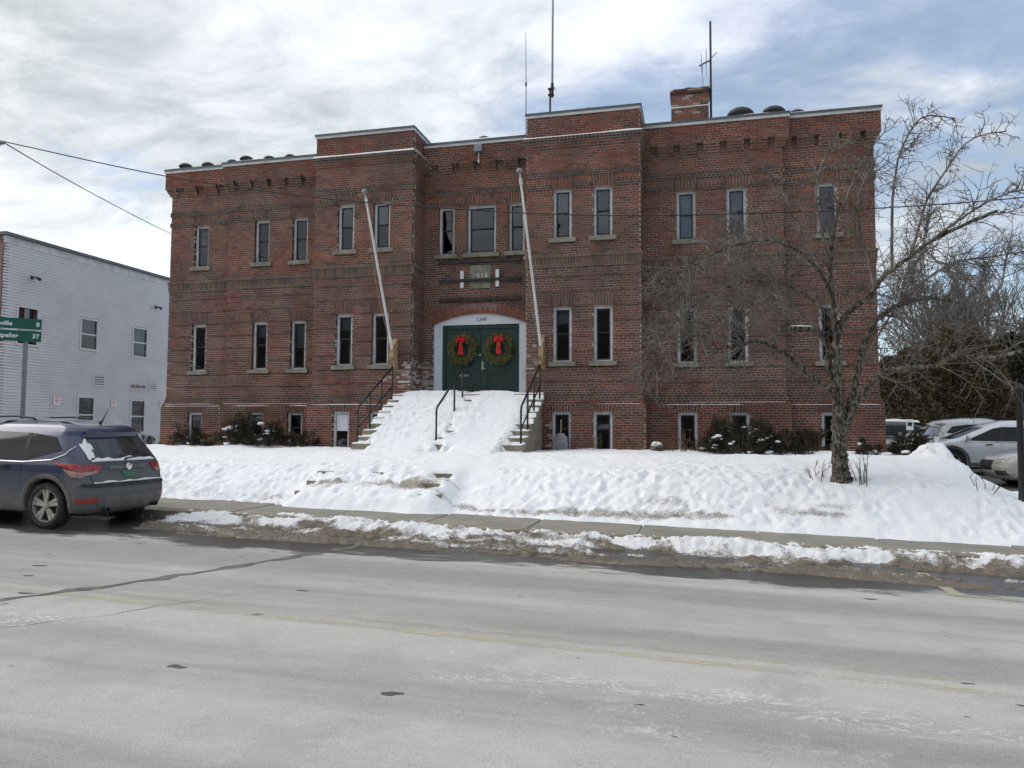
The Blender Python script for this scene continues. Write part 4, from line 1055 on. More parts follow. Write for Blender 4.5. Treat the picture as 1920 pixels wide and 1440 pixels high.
for y0, y1, z0, z1 in wins:
    mb = MB(); f = .07
    mb.box((WX - .06, y0 - f, z0 - f), (WX + .04, y0, z1 + f)).box((WX - .06, y1, z0 - f), (WX + .04, y1 + f, z1 + f)).box((WX - .06, y0, z1), (WX + .038, y1, z1 + f)).box((WX - .06, y0, z0 - f), (WX + .045, y1, z0))
    w = PW_(mb.build('window', M['plastic_white'])); zm = (z0 + z1) / 2
    MB().box((WX - .06, y0, zm - .03), (WX - .005, y1, zm + .03)).build('meeting_rail', M['plastic_white'], w)
    for za, zb_ in ((z0, zm - .03), (zm + .03, z1)): MB().add([(WX - .03, y0, za), (WX - .03, y1, za), (WX - .03, y1, zb_), (WX - .03, y0, zb_)], [(0, 1, 2, 3)]).build('pane', M['glass'], w)
    if z0 > 3: MB().box((WX - .30, y0 + .02, zm - .1), (WX - .29, y1 - .02, z1)).build('blind', M['curtain'], w)
for y0, y1, z0, z1 in ((26.86, 27.5, 1.66, 2.26), (30.19, 30.77, 1.64, 2.22)):
    mb = MB(); f = .05
    mb.box((WX - .0, y0, z0), (WX + .04, y0 + f, z1)).box((WX, y1 - f, z0), (WX + .04, y1, z1)).box((WX, y0 + f, z1 - f), (WX + .038, y1 - f, z1)).box((WX, y0 + f, z0), (WX + .038, y1 - f, z0 + f)).box((WX, y0 + f, z0 + f), (WX + .010, y1 - f, z1 - f), None, 1)
    lv_ = PW_(mb.build('louvre', [M['plastic_white'], M['vent_black']]))
    for q in range(5):
        z = z0 + f + .02 + q * (z1 - z0 - 2 * f) / 5; MB().add([(WX + .034, y0 + f, z), (WX + .034, y1 - f, z), (WX + .012, y1 - f, z + .06), (WX + .012, y0 + f, z + .06)], [(0, 1, 2, 3)]).build('slat', M['plastic_white'], lv_)
for y, z in ((23.63, 5.76), (30.49, 5.69)):
    fx = PW_(MB().lathe([(.05, 0), (.05, .05), (0, .05)], (WX, y, z), 'x', 10).build('floodlight', M['galv']))
    for s in (-1, 1): MB().tube([(WX + .05, y, z), (WX + .10, y + s * .10, z + .03), (WX + .22, y + s * .2, z - .06)], [.02, .035, .07], 8).build('lamp_head', M['vent_black'], fx)
for q in range(3): PW_(MB().tube([(WX, 29.14 + q * .32, 1.84), (WX + .14, 29.14 + q * .32, 1.84), (WX + .17, 29.14 + q * .32, 1.76)], .05, 8).build('vent_pipe', M['galv' if q else 'old_wood'], smooth=True))
for y0, y1, z0, z1 in ((24.84, 25.17, .83, 1.24), (27.9, 28.19, .86, 1.22), (30.95, 31.2, .9, 1.2)):
    sg = PW_(MB().box((WX + .036, y0, z0), (WX + .042, y1, z1)).build('wall_sign', M['sign_white']))
    h = z1 - z0; mb = MB()
    for q, (fa, fb_) in enumerate(((.12, .88), (.2, .8), (.15, .85), (.3, .7))): mb.box((WX + .0421, y0 + (y1 - y0) * fa, z1 - h * (.2 + .2 * q)), (WX + .0435, y0 + (y1 - y0) * fb_, z1 - h * (.12 + .2 * q)))
    mb.build('print', M['sign_red'], sg)

# ================================================================== ROAD SIGN, WIRES, LAMP POST
sgn = thing('road_sign', 'green distance sign on a grey metal post behind the blue car', 'sign', (-13.42, 12.5, -1.5), R(42)); so2 = Vector((-13.42, 12.75, -1.5))
SGA = R(-6)
def sg_(o): o.parent = sgn; return o
mb = MB().box((-.04, -.012, -.1), (.04, .012, 3.9)).box((-.04, .012, -.1), (-.028, .05, 3.9)).box((.028, .012, -.1), (.04, .05, 3.9)); sg_(mb.build('post', M['galv']))
# sign panels face the street; right edge stands right of the post
for (z0, z1, word, num) in ((3.47, 3.70, 'Danville', '8'), (3.225, 3.455, 'Montpelier', '37')):
    mb = MB(); L0, L1 = -1.25, .27
    mb.box((L0, -.030, z0), (L1, -.014, z1))
    pn = sg_(mb.build('panel', M['sign_green']))
    b = MB(); w = .009; zz0, zz1 = z0 + .006, z1 - .006
    y0, y1 = -.0325, -.0302
    if z0 > 3.4: b.box((L0 + .01, y0, zz0 - .008), (L1 - .006, y1, zz0 + .002))
    else: b.box((L0 + .01, y0, zz1 - .002), (L1 - .006, y1, zz1 + .006))
    b.build('border', M['sign_white'], pn)
    zt = (z0 + z1) / 2 - .004
    text_obj('lettering', word, .125, M['sign_white'], pn, Matrix.Translation((-.24 if num == '8' else -.13, -.032, zt)) @ Matrix.Rotation(R(90), 4, 'X'), .002, 'RIGHT', offset=.003)
    text_obj('lettering', num, .125, M['sign_white'], pn, Matrix.Translation((.235, -.032, zt)) @ Matrix.Rotation(R(90), 4, 'X'), .002, 'RIGHT', offset=.003)
def wire(label, pts, r, name='utility_wire'):
    P_ = [Vector(p) for p in pts]; q = []
    n = len(P_)
    for i in range(n - 1):
        p0, p1, p2, p3 = P_[max(i - 1, 0)], P_[i], P_[i + 1], P_[min(i + 2, n - 1)]
        for k in range(8):
            t = k / 8; q.append(.5 * ((2 * p1) + (p2 - p0) * t + (2 * p0 - 5 * p1 + 4 * p2 - p3) * t * t + (3 * p1 - p0 - 3 * p2 + p3) * t ** 3))
    q.append(P_[-1])
    o = MB().tube(q, r, 5).build(name, M['wire']); tag(o, label, 'wire'); return o
wire('long overhead cable sagging across the whole front of the brick building', [at(px, py, y) for px, py, y in ((-260, 205, 11), (5, 265, 11.5), (320, 332, 12.2), (600, 371, 12.6), (800, 388, 13), (1040, 402, 13.3), (1240, 404, 13.5), (1480, 398, 13.8), (1640, 391, 14), (1930, 369, 14.4), (2300, 320, 15))], .011)
wire('overhead cable slanting down from the insulator to behind the brick building', [at(px, py, y) for px, py, y in ((5, 266, 11.5), (100, 322, 14), (200, 377, 17.5), (320, 438, 23), (420, 480, 30))], .012)
for py0, py1, lab in ((510, 495, 'upper cable crossing the sky right of the brick building'), (680, 676, 'lower cable crossing the bare trees right of the brick building')):
    wire(lab, [at(px, py0 + (py1 - py0) * f, y) for px, f, y in ((1600, 0, 34), (1760, .4, 36), (1930, 1, 38), (2200, 1.6, 42))], .014)
c = Vector(at(4, 268, 11.5)); t = thing('insulator', 'grey cable insulator hanging at the top left', 'insulator', c)
mb = MB().lathe([(0, -.05), (.03, -.045), (.035, -.02), (.02, -.01), (.035, .01), (.03, .04), (0, .05)], (0, 0, 0), 'x', 10).tube([(-.25, 0, .02), (.0, 0, 0), (.06, 0, .03)], .008, 5).tube([(-.1, 0, -.09), (-.02, 0, -.03), (.05, 0, -.02)], .007, 5)
o = mb.build('clamp', M['galv']); o.parent = t

# ================================================================== CARS
def car_paint(name, c, dirt=.0, dcol=(.20, .195, .185), metal=.35):
    m = bpy.data.materials.new(name); m.use_nodes = True; t = m.node_tree; b = t.nodes['Principled BSDF']
    tcn = N(t, 'ShaderNodeTexCoord'); p = tcn.outputs['Object']; sp = N(t, 'ShaderNodeSeparateXYZ'); link(t, p, sp.inputs[0])
    b.inputs['Metallic'].default_value = metal; b.inputs['Coat Weight'].default_value = .8; b.inputs['Coat Roughness'].default_value = .12
    if dirt > 0:
        h = mrange(t, sp.outputs[2], 1.15, .35, 0, 1); rr = mrange(t, sp.outputs[0], .75, .0, 0, .75)
        n = mth(t, 'ADD', mth(t, 'MULTIPLY', noise(t, p, 2.6, 6, .65), .75), mth(t, 'MULTIPLY', noise(t, mapping(t, p, (1, 1, .25)), 14, 4, .6), .3))
        f = mth(t, 'ADD', mth(t, 'ADD', h, rr), mth(t, 'SUBTRACT', n, .62))
        f = mth(t, 'MULTIPLY', mrange(t, f, .18, .95), dirt)
        link(t, mixc(t, f, c, dcol), b.inputs['Base Color'])
        link(t, mrange(t, f, 0, .7, .32, .85, False), b.inputs['Roughness']); link(t, mrange(t, f, 0, .6, .8, 0, False), b.inputs['Coat Weight'])
        link(t, mrange(t, f, 0, .6, metal, 0, False), b.inputs['Metallic'])
    else:
        b.inputs['Base Color'].default_value = (*c, 1); b.inputs['Roughness'].default_value = .35
    return m
M['car_glass'] = mat('car_glass', (.008, .010, .011), rough=.08, spec=.32)
M['rear_glass'] = mat('rear_glass', (.012, .014, .015), (.05, .052, .055), 5, .10, spec=1.0)
M['tyre'] = mat('tyre', (.022, .022, .023), (.07, .068, .062), 9, .9, contrast=(.45, .75))
M['alloy'] = mat('alloy', (.46, .44, .40), (.30, .28, .245), 8, .5, metal=.35)
M['black_trim'] = mat('black_trim', (.018, .018, .019), (.05, .048, .045), 6, .75)
M['grey_trim'] = mat('dirty_grey_trim', (.115, .11, .10), (.17, .165, .15), 5, .85)
M['chrome'] = mat('chrome', (.62, .62, .62), rough=.2, metal=.9)
M['tail_red'] = mat('tail_red', (.33, .022, .018), (.24, .015, .014), 8, .22, coat=.6)
M['tail_pale'] = mat('tail_pale', (.40, .28, .24), (.30, .16, .13), 10, .3, coat=.6)
M['lamp_clear'] = mat('lamp_clear', (.55, .55, .53), (.25, .25, .24), 12, .12, coat=.8)
M['plate_green'] = mat('plate_green', (.02, .13, .075), (.10, .17, .12), 14, .5)
PROF = {
 'suv': dict(L=4.44, ra=.88, wb=2.69, wr=.345, hw=.92,
   z=[.24, .30, .40, .55, .66, .74, .86, .98, 1.04, 1.14, 1.28, 1.42, 1.50, 1.55, 1.60, 1.64, 1.67, 1.685],
   xr=[.17, .105, .07, .07, .09, .13, .16, .19, .22, .29, .40, .50, .49, .53, .64, .86, 1.25, 1.7],
   xf=[4.30, 4.42, 4.50, 4.52, 4.51, 4.48, 4.38, 4.10, 3.75, 3.42, 3.12, 2.82, 2.62, 2.50, 2.36, 2.24, 2.12, 2.02],
   w=[.84, .87, .89, .905, .915, .92, .92, .905, .885, .855, .81, .755, .715, .685, .63, .54, .38, .16]),
 'sedan': dict(L=4.65, ra=1.0, wb=2.72, wr=.325, hw=.90,
   z=[.20, .26, .36, .50, .62, .72, .82, .90, .96, 1.04, 1.14, 1.24, 1.32, 1.37, 1.41, 1.435, 1.45],
   xr=[.12, .04, .0, .0, .02, .05, .09, .14, .30, .62, .88, 1.12, 1.34, 1.52, 1.72, 1.95, 2.2],
   xf=[4.4, 4.52, 4.62, 4.65, 4.62, 4.52, 4.28, 3.95, 3.60, 3.32, 3.08, 2.86, 2.70, 2.60, 2.52, 2.46, 2.40],
   w=[.82, .85, .87, .89, .90, .90, .895, .88, .865, .835, .79, .735, .685, .64, .56, .44, .2]),
}
def build_car(name, label, prof, paint, loc, rz, detail=True, glass=None, rail=True, rims='alloy', zs=1.0):
    p = PROF[prof]; zz = np.array(p['z']); L = p['L']
    xr = lambda z: float(np.interp(z, zz, p['xr'])); xf = lambda z: float(np.interp(z, zz, p['xf'])); hw = lambda z: float(np.interp(z, zz, p['w']))
    BR, BF = .06, .16
    rcv = lambda z: min(.20, hw(z) * .45)
    def side_y(x, z):
        a, b, w, rc = xr(z) + BR, xf(z) - BF, hw(z), rcv(z)
        mid, hl = (a + b) / 2, max((b - a) / 2, .1)
        y = w * (1 - .035 * ((x - mid) / hl) ** 2) if a + rc <= x <= b - rc else w * (1 - .035)
        for e in ((a + rc - x), (x - (b - rc))):
            if e > 0:
                q = min(e / rc, 1); y = (w * .965 - rc) + rc * math.sqrt(max(1 - q * q, 0))
        return y
    def rear_x(y, z):
        w, rc = hw(z) * .965, rcv(z); q = max(0, (abs(y) - (w - rc)) / rc); q = min(q, 1)
        return xr(z) + BR * (y / max(w, .1)) ** 2 + rc * (1 - math.sqrt(1 - q * q))
    def front_x(y, z):
        w, rc = hw(z) * .965, rcv(z); q = max(0, (abs(y) - (w - rc)) / rc); q = min(q, 1)
        return xf(z) - BF * (y / max(w, .1)) ** 2 - rc * (1 - math.sqrt(1 - q * q))
    def half(z):
        w, rc = hw(z) * .965, rcv(z); pts = []
        for y in np.linspace(0, w - rc, 6)[:-1]: pts.append((rear_x(y, z), y))
        for a in np.linspace(0, math.pi / 2, 7)[:-1]:
            y = (w - rc) + rc * math.sin(a); pts.append((rear_x(y, z), y))
        a0, b0 = xr(z) + BR + rc, xf(z) - BF - rc
        for x in np.linspace(a0, b0, 40): pts.append((x, side_y(x, z)))
        for a in np.linspace(math.pi / 2, 0, 7)[1:]:
            y = (w - rc) + rc * math.sin(a); pts.append((front_x(y, z), y))
        for y in np.linspace(w - rc, 0, 6)[1:]: pts.append((front_x(y, z), y))
        return pts
    rows = np.unique(np.concatenate([np.linspace(zz[0], zz[-3], 44), zz]))
    rings = []
    for z in rows:
        h = half(z); ring = h + [(x, -y) for x, y in h[-2:0:-1]]; rings.append([(x, y, z * zs) for x, y in ring])
    bm = bmesh.new(); vv = [[bm.verts.new(v) for v in r] for r in rings]; n = len(rings[0])
    for i in range(len(vv) - 1):
        for k in range(n): bm.faces.new((vv[i][k], vv[i][(k + 1) % n], vv[i + 1][(k + 1) % n], vv[i + 1][k]))
    bm.faces.new(vv[0][::-1]); bm.faces.new(vv[-1]); bmesh.ops.recalc_face_normals(bm, faces=bm.faces)
    me = bpy.data.meshes.new('body'); bm.to_mesh(me); bm.free()
    body = bpy.data.objects.new('body', me); COL.objects.link(body)
    wr, xa = p['wr'], [p['ra'], p['ra'] + p['wb']]
    cuts = []
    for x in xa:
        for s in (-1, 1):
            cb = MB().lathe([(.001, .52 * s), (wr + .065, .52 * s), (wr + .065, 1.3 * s), (.001, 1.3 * s)], (x, 0, wr + .01), 'y', 36).build('cutter'); 
            b2 = bmesh.new(); b2.from_mesh(cb.data); bmesh.ops.remove_doubles(b2, verts=b2.verts, dist=.002); bmesh.ops.recalc_face_normals(b2, faces=b2.faces); b2.to_mesh(cb.data); b2.free()
            md = body.modifiers.new('cut', 'BOOLEAN'); md.object = cb; md.operation = 'DIFFERENCE'; md.solver = 'EXACT'; cuts.append(cb)
    dg = bpy.context.evaluated_depsgraph_get(); dg.update()
    me2 = bpy.data.meshes.new_from_object(body.evaluated_get(dg)); body.modifiers.clear(); body.data = me2; me2.name = 'body'
    for c in cuts: bpy.data.objects.remove(c)
    me2.materials.clear(); me2.materials.append(paint); me2.polygons.foreach_set('use_smooth', [True] * len(me2.polygons)); me2.set_sharp_from_angle(angle=R(38))
    root = thing(name, label, 'car', loc, rz); body.parent = root
    gl = glass or M['car_glass']
    def sp(x, z, s, o=.004): return (x, s * (side_y(x, z) + o), z * zs)
    def rp(y, z, o=.004): return (rear_x(y, z) - o, y, z * zs)
    def fp(y, z, o=.004): return (front_x(y, z) + o, y, z * zs)
    def patch(nm, f, q, m, nu=14, nv=8, off=.004, thick=True):
        """q: four corners in the surface's own two coordinates, going round"""
        q = [np.array(v, float) for v in q]; P_ = []
        for i in range(nu):
            u = i / (nu - 1); a = q[0] * (1 - u) + q[1] * u; b = q[3] * (1 - u) + q[2] * u
            P_.append([f(*(a * (1 - v) + b * v), off) for v in np.linspace(0, 1, nv)])
        P_ = np.array(P_); mb = MB().grid(P_)
        # skirt that closes the panel down to the body
        bd = [P_[i, 0] for i in range(nu)] + [P_[-1, j] for j in range(nv)] + [P_[i, -1] for i in range(nu - 1, -1, -1)] + [P_[0, j] for j in range(nv - 1, -1, -1)]
        c = np.array([L / 2, 0, .7]); bi = [v + (c - v) / np.linalg.norm(c - v) * .012 for v in bd]
        mb.grid(np.array([bd, bi]))
        return mb.build(nm, m, root, smooth=True, angle=40)
    S_ = lambda s: (lambda x, z, o: sp(x, z, s, o))
    suv = prof == 'suv'
    zb_, zt_ = (1.03, 1.44) if suv else (.985, 1.29)
    for s in (-1, 1):
        if suv:
            panes = [[(.60, zb_ + .12), (1.32, zb_), (1.34, zt_ + .02), (.98, zt_)], [(1.40, zb_), (2.26, zb_), (2.16, zt_ + .035), (1.42, zt_ + .02)], [(2.34, zb_), (3.18, zb_ + .02), (2.46, zt_ - .02), (2.24, zt_ + .03)]]
            panes[0] = [(.66, zb_ + .17), (1.32, zb_ + .0), (1.34, zt_ + .02), (.86, zt_ - .04)]
        else:
            panes = [[(1.10, zb_), (1.52, zb_ - .01), (1.66, zt_ - .01), (1.56, zt_ - .05)], [(1.58, zb_ - .01), (2.42, zb_ - .01), (2.37, zt_ - .0), (1.72, zt_ - .0)], [(2.50, zb_ - .01), (3.12, zb_ + .0), (2.54, zt_ - .07), (2.44, zt_ - .01)]]
        for q in panes: patch('side_window', S_(s), q, gl)
        for qa, qb in zip(panes[:-1], panes[1:]): patch('door_pillar', S_(s), [qa[1], qb[0], qb[3], qa[2]], M['black_trim'], 4, 8, .003)
        if suv:
            q0 = [(.50, zb_ + .235), (.58, zb_ + .11), (.82, zb_ + .02), (1.36, zb_ - .025), (3.30, zb_ - .01)]
            MB().tube([sp(x, z, s, .006) for x, z in [(a[0] * (1 - t) + b[0] * t, a[1] * (1 - t) + b[1] * t) for a, b in zip(q0[:-1], q0[1:]) for t in np.linspace(0, 1, 9)]], .011, 6).build('window_trim', M['chrome'], root)
        for xs_ in (((1.36, .62), (2.30, .30), (3.40, .30)) if suv else ((1.56, .60), (2.46, .28), (3.42, .28))):
            MB().tube([sp(xs_[0], z, s, -.0015) for z in np.linspace(xs_[1], zb_ - .02, 14)], .0045, 4).build('door_seam', M['black_trim'], root)
        for xh in ((1.62, 2.52) if suv else (1.75, 2.62)):
            x0, z = xh, (.93 if suv else .84)
            MB().tube([sp(x0, z, s, .004), sp(x0 + .02, z + .004, s, .035), sp(x0 + .14, z + .006, s, .038), sp(x0 + .18, z, s, .004)], [.012, .016, .016, .012], 8).build('door_handle', paint if not suv else M['black_trim'], root, smooth=True)
        xm_ = 3.18 if suv else 3.26; zm_ = zb_ + .05
        y0 = side_y(xm_, zm_)
        mb = MB().tube([(xm_, s * (y0 - .01), zm_ * zs), (xm_ - .01, s * (y0 + .08), zm_ * zs + .02)], .02, 6); 
        mb.lathe([(.001, -.06), (.07, -.05), (.09, 0), (.085, .04), (.07, .05), (.001, .05)], (xm_ - .02, s * (y0 + .15), zm_ * zs + .05), 'x', 12)
        mb.build('mirror', paint, root, smooth=True)
        # wheel arches and wheels
        for x in xa:
            ar = wr + .075
            pts = [(x + ar * math.cos(a), wr + .01 + ar * math.sin(a)) for a in np.linspace(R(-12), R(192), 26)]
            P_ = []
            for (px_, pz_) in pts:
                cx_, cz_ = x - px_, wr + .01 - pz_; l = math.hypot(cx_, cz_); k = .065 if suv else .02
                zq = max(pz_, zz[0] + .01)
                P_.append([(px_ - cx_ / l * k, s * (side_y(px_ - cx_ / l * k, max(pz_ - cz_ / l * k, zz[0] + .01)) + .006), max(pz_ - cz_ / l * k, zz[0])), (px_, s * (side_y(px_, zq) + .014), pz_), (px_ + cx_ / l * .015, s * (side_y(px_, zq) - .05), pz_ + cz_ / l * .015)])
            MB().grid(np.array(P_)).build('arch_trim', M['grey_trim'] if suv else paint, root, smooth=True)
            yw = s * (p['hw'] - .135); W2 = .115
            prof_t = [(wr * .70, -W2 * .8), (wr * .77, -W2), (wr * .90, -W2 * 1.02), (wr * .985, -W2 * .8), (wr, -W2 * .5), (wr, W2 * .5), (wr * .985, W2 * .8), (wr * .90, W2 * 1.02), (wr * .77, W2), (wr * .70, W2 * .8)]
            ty = MB().lathe(prof_t, (x, yw, wr), 'y', 40)
            for q in range(46):     # tread blocks
                a = 2 * math.pi * q / 46; ca, sa = math.cos(a), math.sin(a)
                for yy_ in (-.085, -.03, .03, .085):
                    a2 = a + (.05 if abs(yy_) > .05 else -.02); c2, s2 = math.cos(a2), math.sin(a2); tx, tz = -s2, c2
                    vs = []
                    for rr in (wr - .004, wr + .008):
                        for du_, dy_ in ((-.016, -.02), (.016, -.02), (.016, .02), (-.016, .02)): vs.append((x + rr * c2 + tx * du_, yw + yy_ + dy_, wr + rr * s2 + tz * du_))
                    ty.add(vs, [(4, 5, 6, 7), (0, 1, 5, 4), (1, 2, 6, 5), (2, 3, 7, 6), (3, 0, 4, 7)])
            wh = ty.build('wheel', M['tyre'], root, smooth=True, angle=35)
            yo = yw + s * W2 * .72
            rm = MB().lathe([(wr * .76, s * -.02), (wr * .75, s * .014), (wr * .70, s * .018), (wr * .68, s * -.0), (wr * .66, s * -.10)], (x, yo, wr), 'y', 36)
            for q in range(5):
                for dq in (-.16, .16):
                    a = 2 * math.pi * q / 5 + .3 + dq; a1 = 2 * math.pi * q / 5 + .3 + dq * .9
                    ca, sa = math.cos(a), math.sin(a); ca1, sa1 = math.cos(a1), math.sin(a1); wi, we = .022, .034
                    r0_, r1_ = wr * .12, wr * .70
                    vs = []
                    for (rr, cc, ss, hw_, dy) in ((r0_, ca1, sa1, wi, .005), (r1_, ca, sa, we * .8, .012)):
                        for sgn_ in (-1, 1):
                            for dd in (0, -.03): vs.append((x + rr * cc - ss * hw_ * sgn_, yo + s * (dy + dd), wr + rr * ss + cc * hw_ * sgn_))
                    rm.add(vs, [(0, 2, 6, 4), (0, 4, 5, 1), (2, 3, 7, 6), (1, 5, 7, 3)])
            rm.lathe([(.001, s * .016), (wr * .17, s * .012), (wr * .2, s * -.01)], (x, yo, wr), 'y', 16)
            rm.build('rim', M[rims], wh, smooth=True, angle=40)
            MB().lathe([(.001, s * -.06), (wr * .68, s * -.06)], (x, yo, wr), 'y', 24).build('brake_disc', M['black_trim'], wh)
        if suv:     # tail lamps, side and rear halves
            patch('tail_light', S_(s), [(.28, .80), (.20, 1.00), (.80, 1.02), (.42, .90)], M['tail_red'], off=.010)
            patch('tail_light', S_(s), [(.24, .79), (.22, .86), (.55, .92), (.40, .80)], M['tail_pale'], off=.014)
            patch('tail_light', lambda y, z, o: rp(y, z, o), [(s * .86, .82), (s * .865, .98), (s * .50, .985), (s * .56, .87)], M['tail_red'], off=.010)
            patch('tail_light', lambda y, z, o: rp(y, z, o), [(s * .86, .81), (s * .86, .87), (s * .60, .90), (s * .62, .855)], M['tail_pale'], off=.014)
            patch('reflector', lambda y, z, o: rp(y, z, o), [(s * .88, .40), (s * .88, .47), (s * .66, .49), (s * .66, .42)], M['tail_red'], off=.012)
        else:
            patch('tail_light', lambda y, z, o: rp(y, z, o), [(s * .80, .70), (s * .82, .84), (s * .45, .84), (s * .5, .74)], M['tail_red'], off=.010)
            patch('tail_light', S_(s), [(.18, .70), (.20, .84), (.52, .86), (.36, .74)], M['tail_red'], off=.010)
        hz = (.74, .90) if suv else (.62, .76)
        patch('headlight', lambda y, z, o: fp(y, z, o), [(s * .80, hz[0]), (s * .82, hz[1]), (s * .42, hz[1] - .04), (s * .45, hz[0])], M['lamp_clear'], off=.010)
        patch('headlight', S_(s), [(L - .42, hz[0] + .03), (L - .62, hz[1] + .01), (L - .95, hz[1] + .02), (L - .62, hz[0] + .06)], M['lamp_clear'], off=.010)
        if rail and suv:
            MB().tube([(x, s * .56, z) for x, z in ((1.50, 1.66), (1.56, 1.69), (1.9, 1.715), (2.4, 1.70), (2.6, 1.66), (2.68, 1.58))], .017, 6).build('roof_rail', M['black_trim'], root, smooth=True)
        patch('sill_trim', S_(s), [(xa[0] + wr + .1, .26), (xa[1] - wr - .1, .26), (xa[1] - wr - .1, .37), (xa[0] + wr + .1, .37)], M['black_trim'] if not suv else M['grey_trim'], 20, 4)
    F_ = lambda y, z, o: fp(y, z, o); R_ = lambda y, z, o: rp(y, z, o)
    if suv:
        patch('rear_window', R_, [(-.66, 1.06), (.66, 1.06), (.55, 1.40), (-.55, 1.40)], M['rear_glass'], 18, 10, .010)
        for s in (-1, 1): MB().tube([rp(s * yy_, z, -.001) for yy_, z in ((.70, .70), (.74, .80), (.75, .95), (.72, 1.08), (.66, 1.26), (.59, 1.42))], .006, 4).build('hatch_seam', M['black_trim'], root)
        patch('windscreen', F_, [(-.68, 1.10), (.68, 1.10), (.56, 1.46), (-.56, 1.46)], gl, 18, 10, .016)
        patch('bumper_trim', R_, [(-.62, .31), (.62, .31), (.70, .50), (-.70, .50)], M['grey_trim'], 20, 6, .012)
        patch('bumper_step', R_, [(-.88, .645), (.88, .645), (.84, .70), (-.84, .70)], M['black_trim'], 24, 4, .016)
        patch('number_plate', R_, [(-.15, .775), (.15, .775), (.15, .885), (-.15, .885)], M['plate_green'], 6, 4, .014)
        patch('plate_garnish', R_, [(-.40, .905), (.40, .905), (.36, .965), (-.36, .965)], M['grey_trim'], 12, 4, .016)
        MB().lathe([(.001, -.03), (.05, -.026), (.058, -.01), (.05, .0)], (rear_x(0, .935) - .01, 0, .935), 'x', 16).build('badge', M['chrome'], root)
        patch('spoiler', R_, [(-.60, 1.46), (.60, 1.46), (.56, 1.505), (-.56, 1.505)], paint, 16, 4, .07)
        MB().tube([rp(.05, 1.05, .03), rp(-.02, 1.075, .035), rp(-.42, 1.10, .02)], [.02, .014, .008], 6).build('wiper', M['black_trim'], root)
        MB().tube([(.78, 0, 1.635), (.74, 0, 1.66), (.62, 0, 1.86)], [.03, .012, .004], 6).build('aerial', M['black_trim'], root)
        for s in (-1, 1): MB().lathe([(.032, .0), (.04, .02), (.04, .16)], (.03, s * .52, .30), 'x', 12).build('exhaust', M['black_trim'], root)
    else:
        patch('rear_window', R_, [(-.62, 1.0), (.62, 1.0), (.52, 1.30), (-.52, 1.30)], gl, 18, 10)
        patch('windscreen', F_, [(-.66, 1.0), (.66, 1.0), (.54, 1.31), (-.54, 1.31)], gl, 18, 10, .016)
    patch('grille', F_, [(-.36, .42), (.36, .42), (.40, .66), (-.40, .66)], M['black_trim'], 12, 6, .010)
    for s in (-1, 1): patch('air_intake', F_, [(s * .78, .30), (s * .78, .42), (s * .48, .42), (s * .48, .30)], M['black_trim'], 8, 4, .010)
    MB().box((.5, -.5, .16), (L - .6, .5, .26)).build('underbody', M['black_trim'], root)
    return root, dict(sp=sp, rp=rp, xr=xr, hw=hw)
blue = car_paint('blue_paint', (.022, .029, .078), .9, (.13, .13, .13), .35)
bx = -9.85
suvc, fn = build_car('parked_car', 'dirty dark blue compact SUV parked at the kerb on the left', 'suv', blue, (bx + .88 + .06, 10.46, float(roadz(bx)) + .0), R(180 - 1.6))
suvc.rotation_euler = (0, R(-.97), R(180 - 1.6))
# frost and snow on the hatch
def hatch_snow():
    mb = MB(); rp = fn['rp']
    for (y0, y1, z0, z1, h) in ((-.66, .66, 1.03, 1.10, .018), (.50, .69, 1.06, 1.34, .014), (-.80, .70, .70, .725, .03)):
        ny_, nz_ = 40, 8; P_ = []
        for i in range(ny_):
            y = y0 + (y1 - y0) * i / (ny_ - 1); row = []
            for j in range(nz_):
                f = j / (nz_ - 1); z = z0 + (z1 - z0) * f * (.45 + .9 * float(vnoise(y * 9, z0 * 7, 3)))
                e = math.sin(math.pi * min(max(f, 0), 1)) ** .5 * min(1, 8 * min(i, ny_ - 1 - i) / ny_)
                row.append(rp(y, z, .003 + h * e * (.4 + float(vnoise(y * 12, z * 12, 5)))))
            P_.append(row)
        mb.grid(np.array(P_))
    return mb.build('hatch_snow', M['snow_clean'], suvc, smooth=True)
hatch_snow()
# light frost on the roof
M['roof_frost'] = car_paint('frosted_blue', (.24, .25, .30), 0, metal=.1)
P_ = []
for x in np.linspace(.62, 3.0, 40):
    row = []
    for y in np.linspace(-.52, .52, 16):
        zt = 1.60
        for z in np.linspace(1.40, 1.683, 60):
            w = float(np.interp(z, PROF['suv']['z'], PROF['suv']['w'])) * .965
            a, b = fn['xr'](z) + .08, float(np.interp(z, PROF['suv']['z'], PROF['suv']['xf'])) - .12
            if abs(y) < w and a < x < b: zt = z
        row.append((x, y, zt + .006))
    P_.append(row)
MB().grid(np.array(P_)).build('roof_frost', M['roof_frost'], suvc, smooth=True)

LOTZ = lambda y: -1.27 - .11 * float(sstep(25, 20.5, y))
xs = np.linspace(5.2, 60, 30); ys = np.linspace(17.5, 46, 30); X, Y = np.meshgrid(xs, ys, indexing='ij')
M['lot'] = mat('lot_asphalt', (.10, .098, .095), (.42, .42, .42), .5, .85, coords='Object', contrast=(.5, .62))
grid_mesh('parking_lot', np.stack([X, Y, -1.27 - .11 * sstep(25, 20.5, Y)], -1), M['lot'], kind='structure')
white = car_paint('white_car_paint', (.80, .81, .82), .25, (.5, .495, .485), 0); silver = car_paint('silver_paint', (.44, .43, .40), .4, (.33, .32, .30), .3); pale = car_paint('pale_silver_paint', (.58, .58, .59), .3, (.42, .415, .41), .2)
white2 = car_paint('white_sedan_paint', (.58, .59, .61), .3, (.35, .35, .34), 0); darkp = car_paint('dark_suv_paint', (.045, .05, .055), .3)
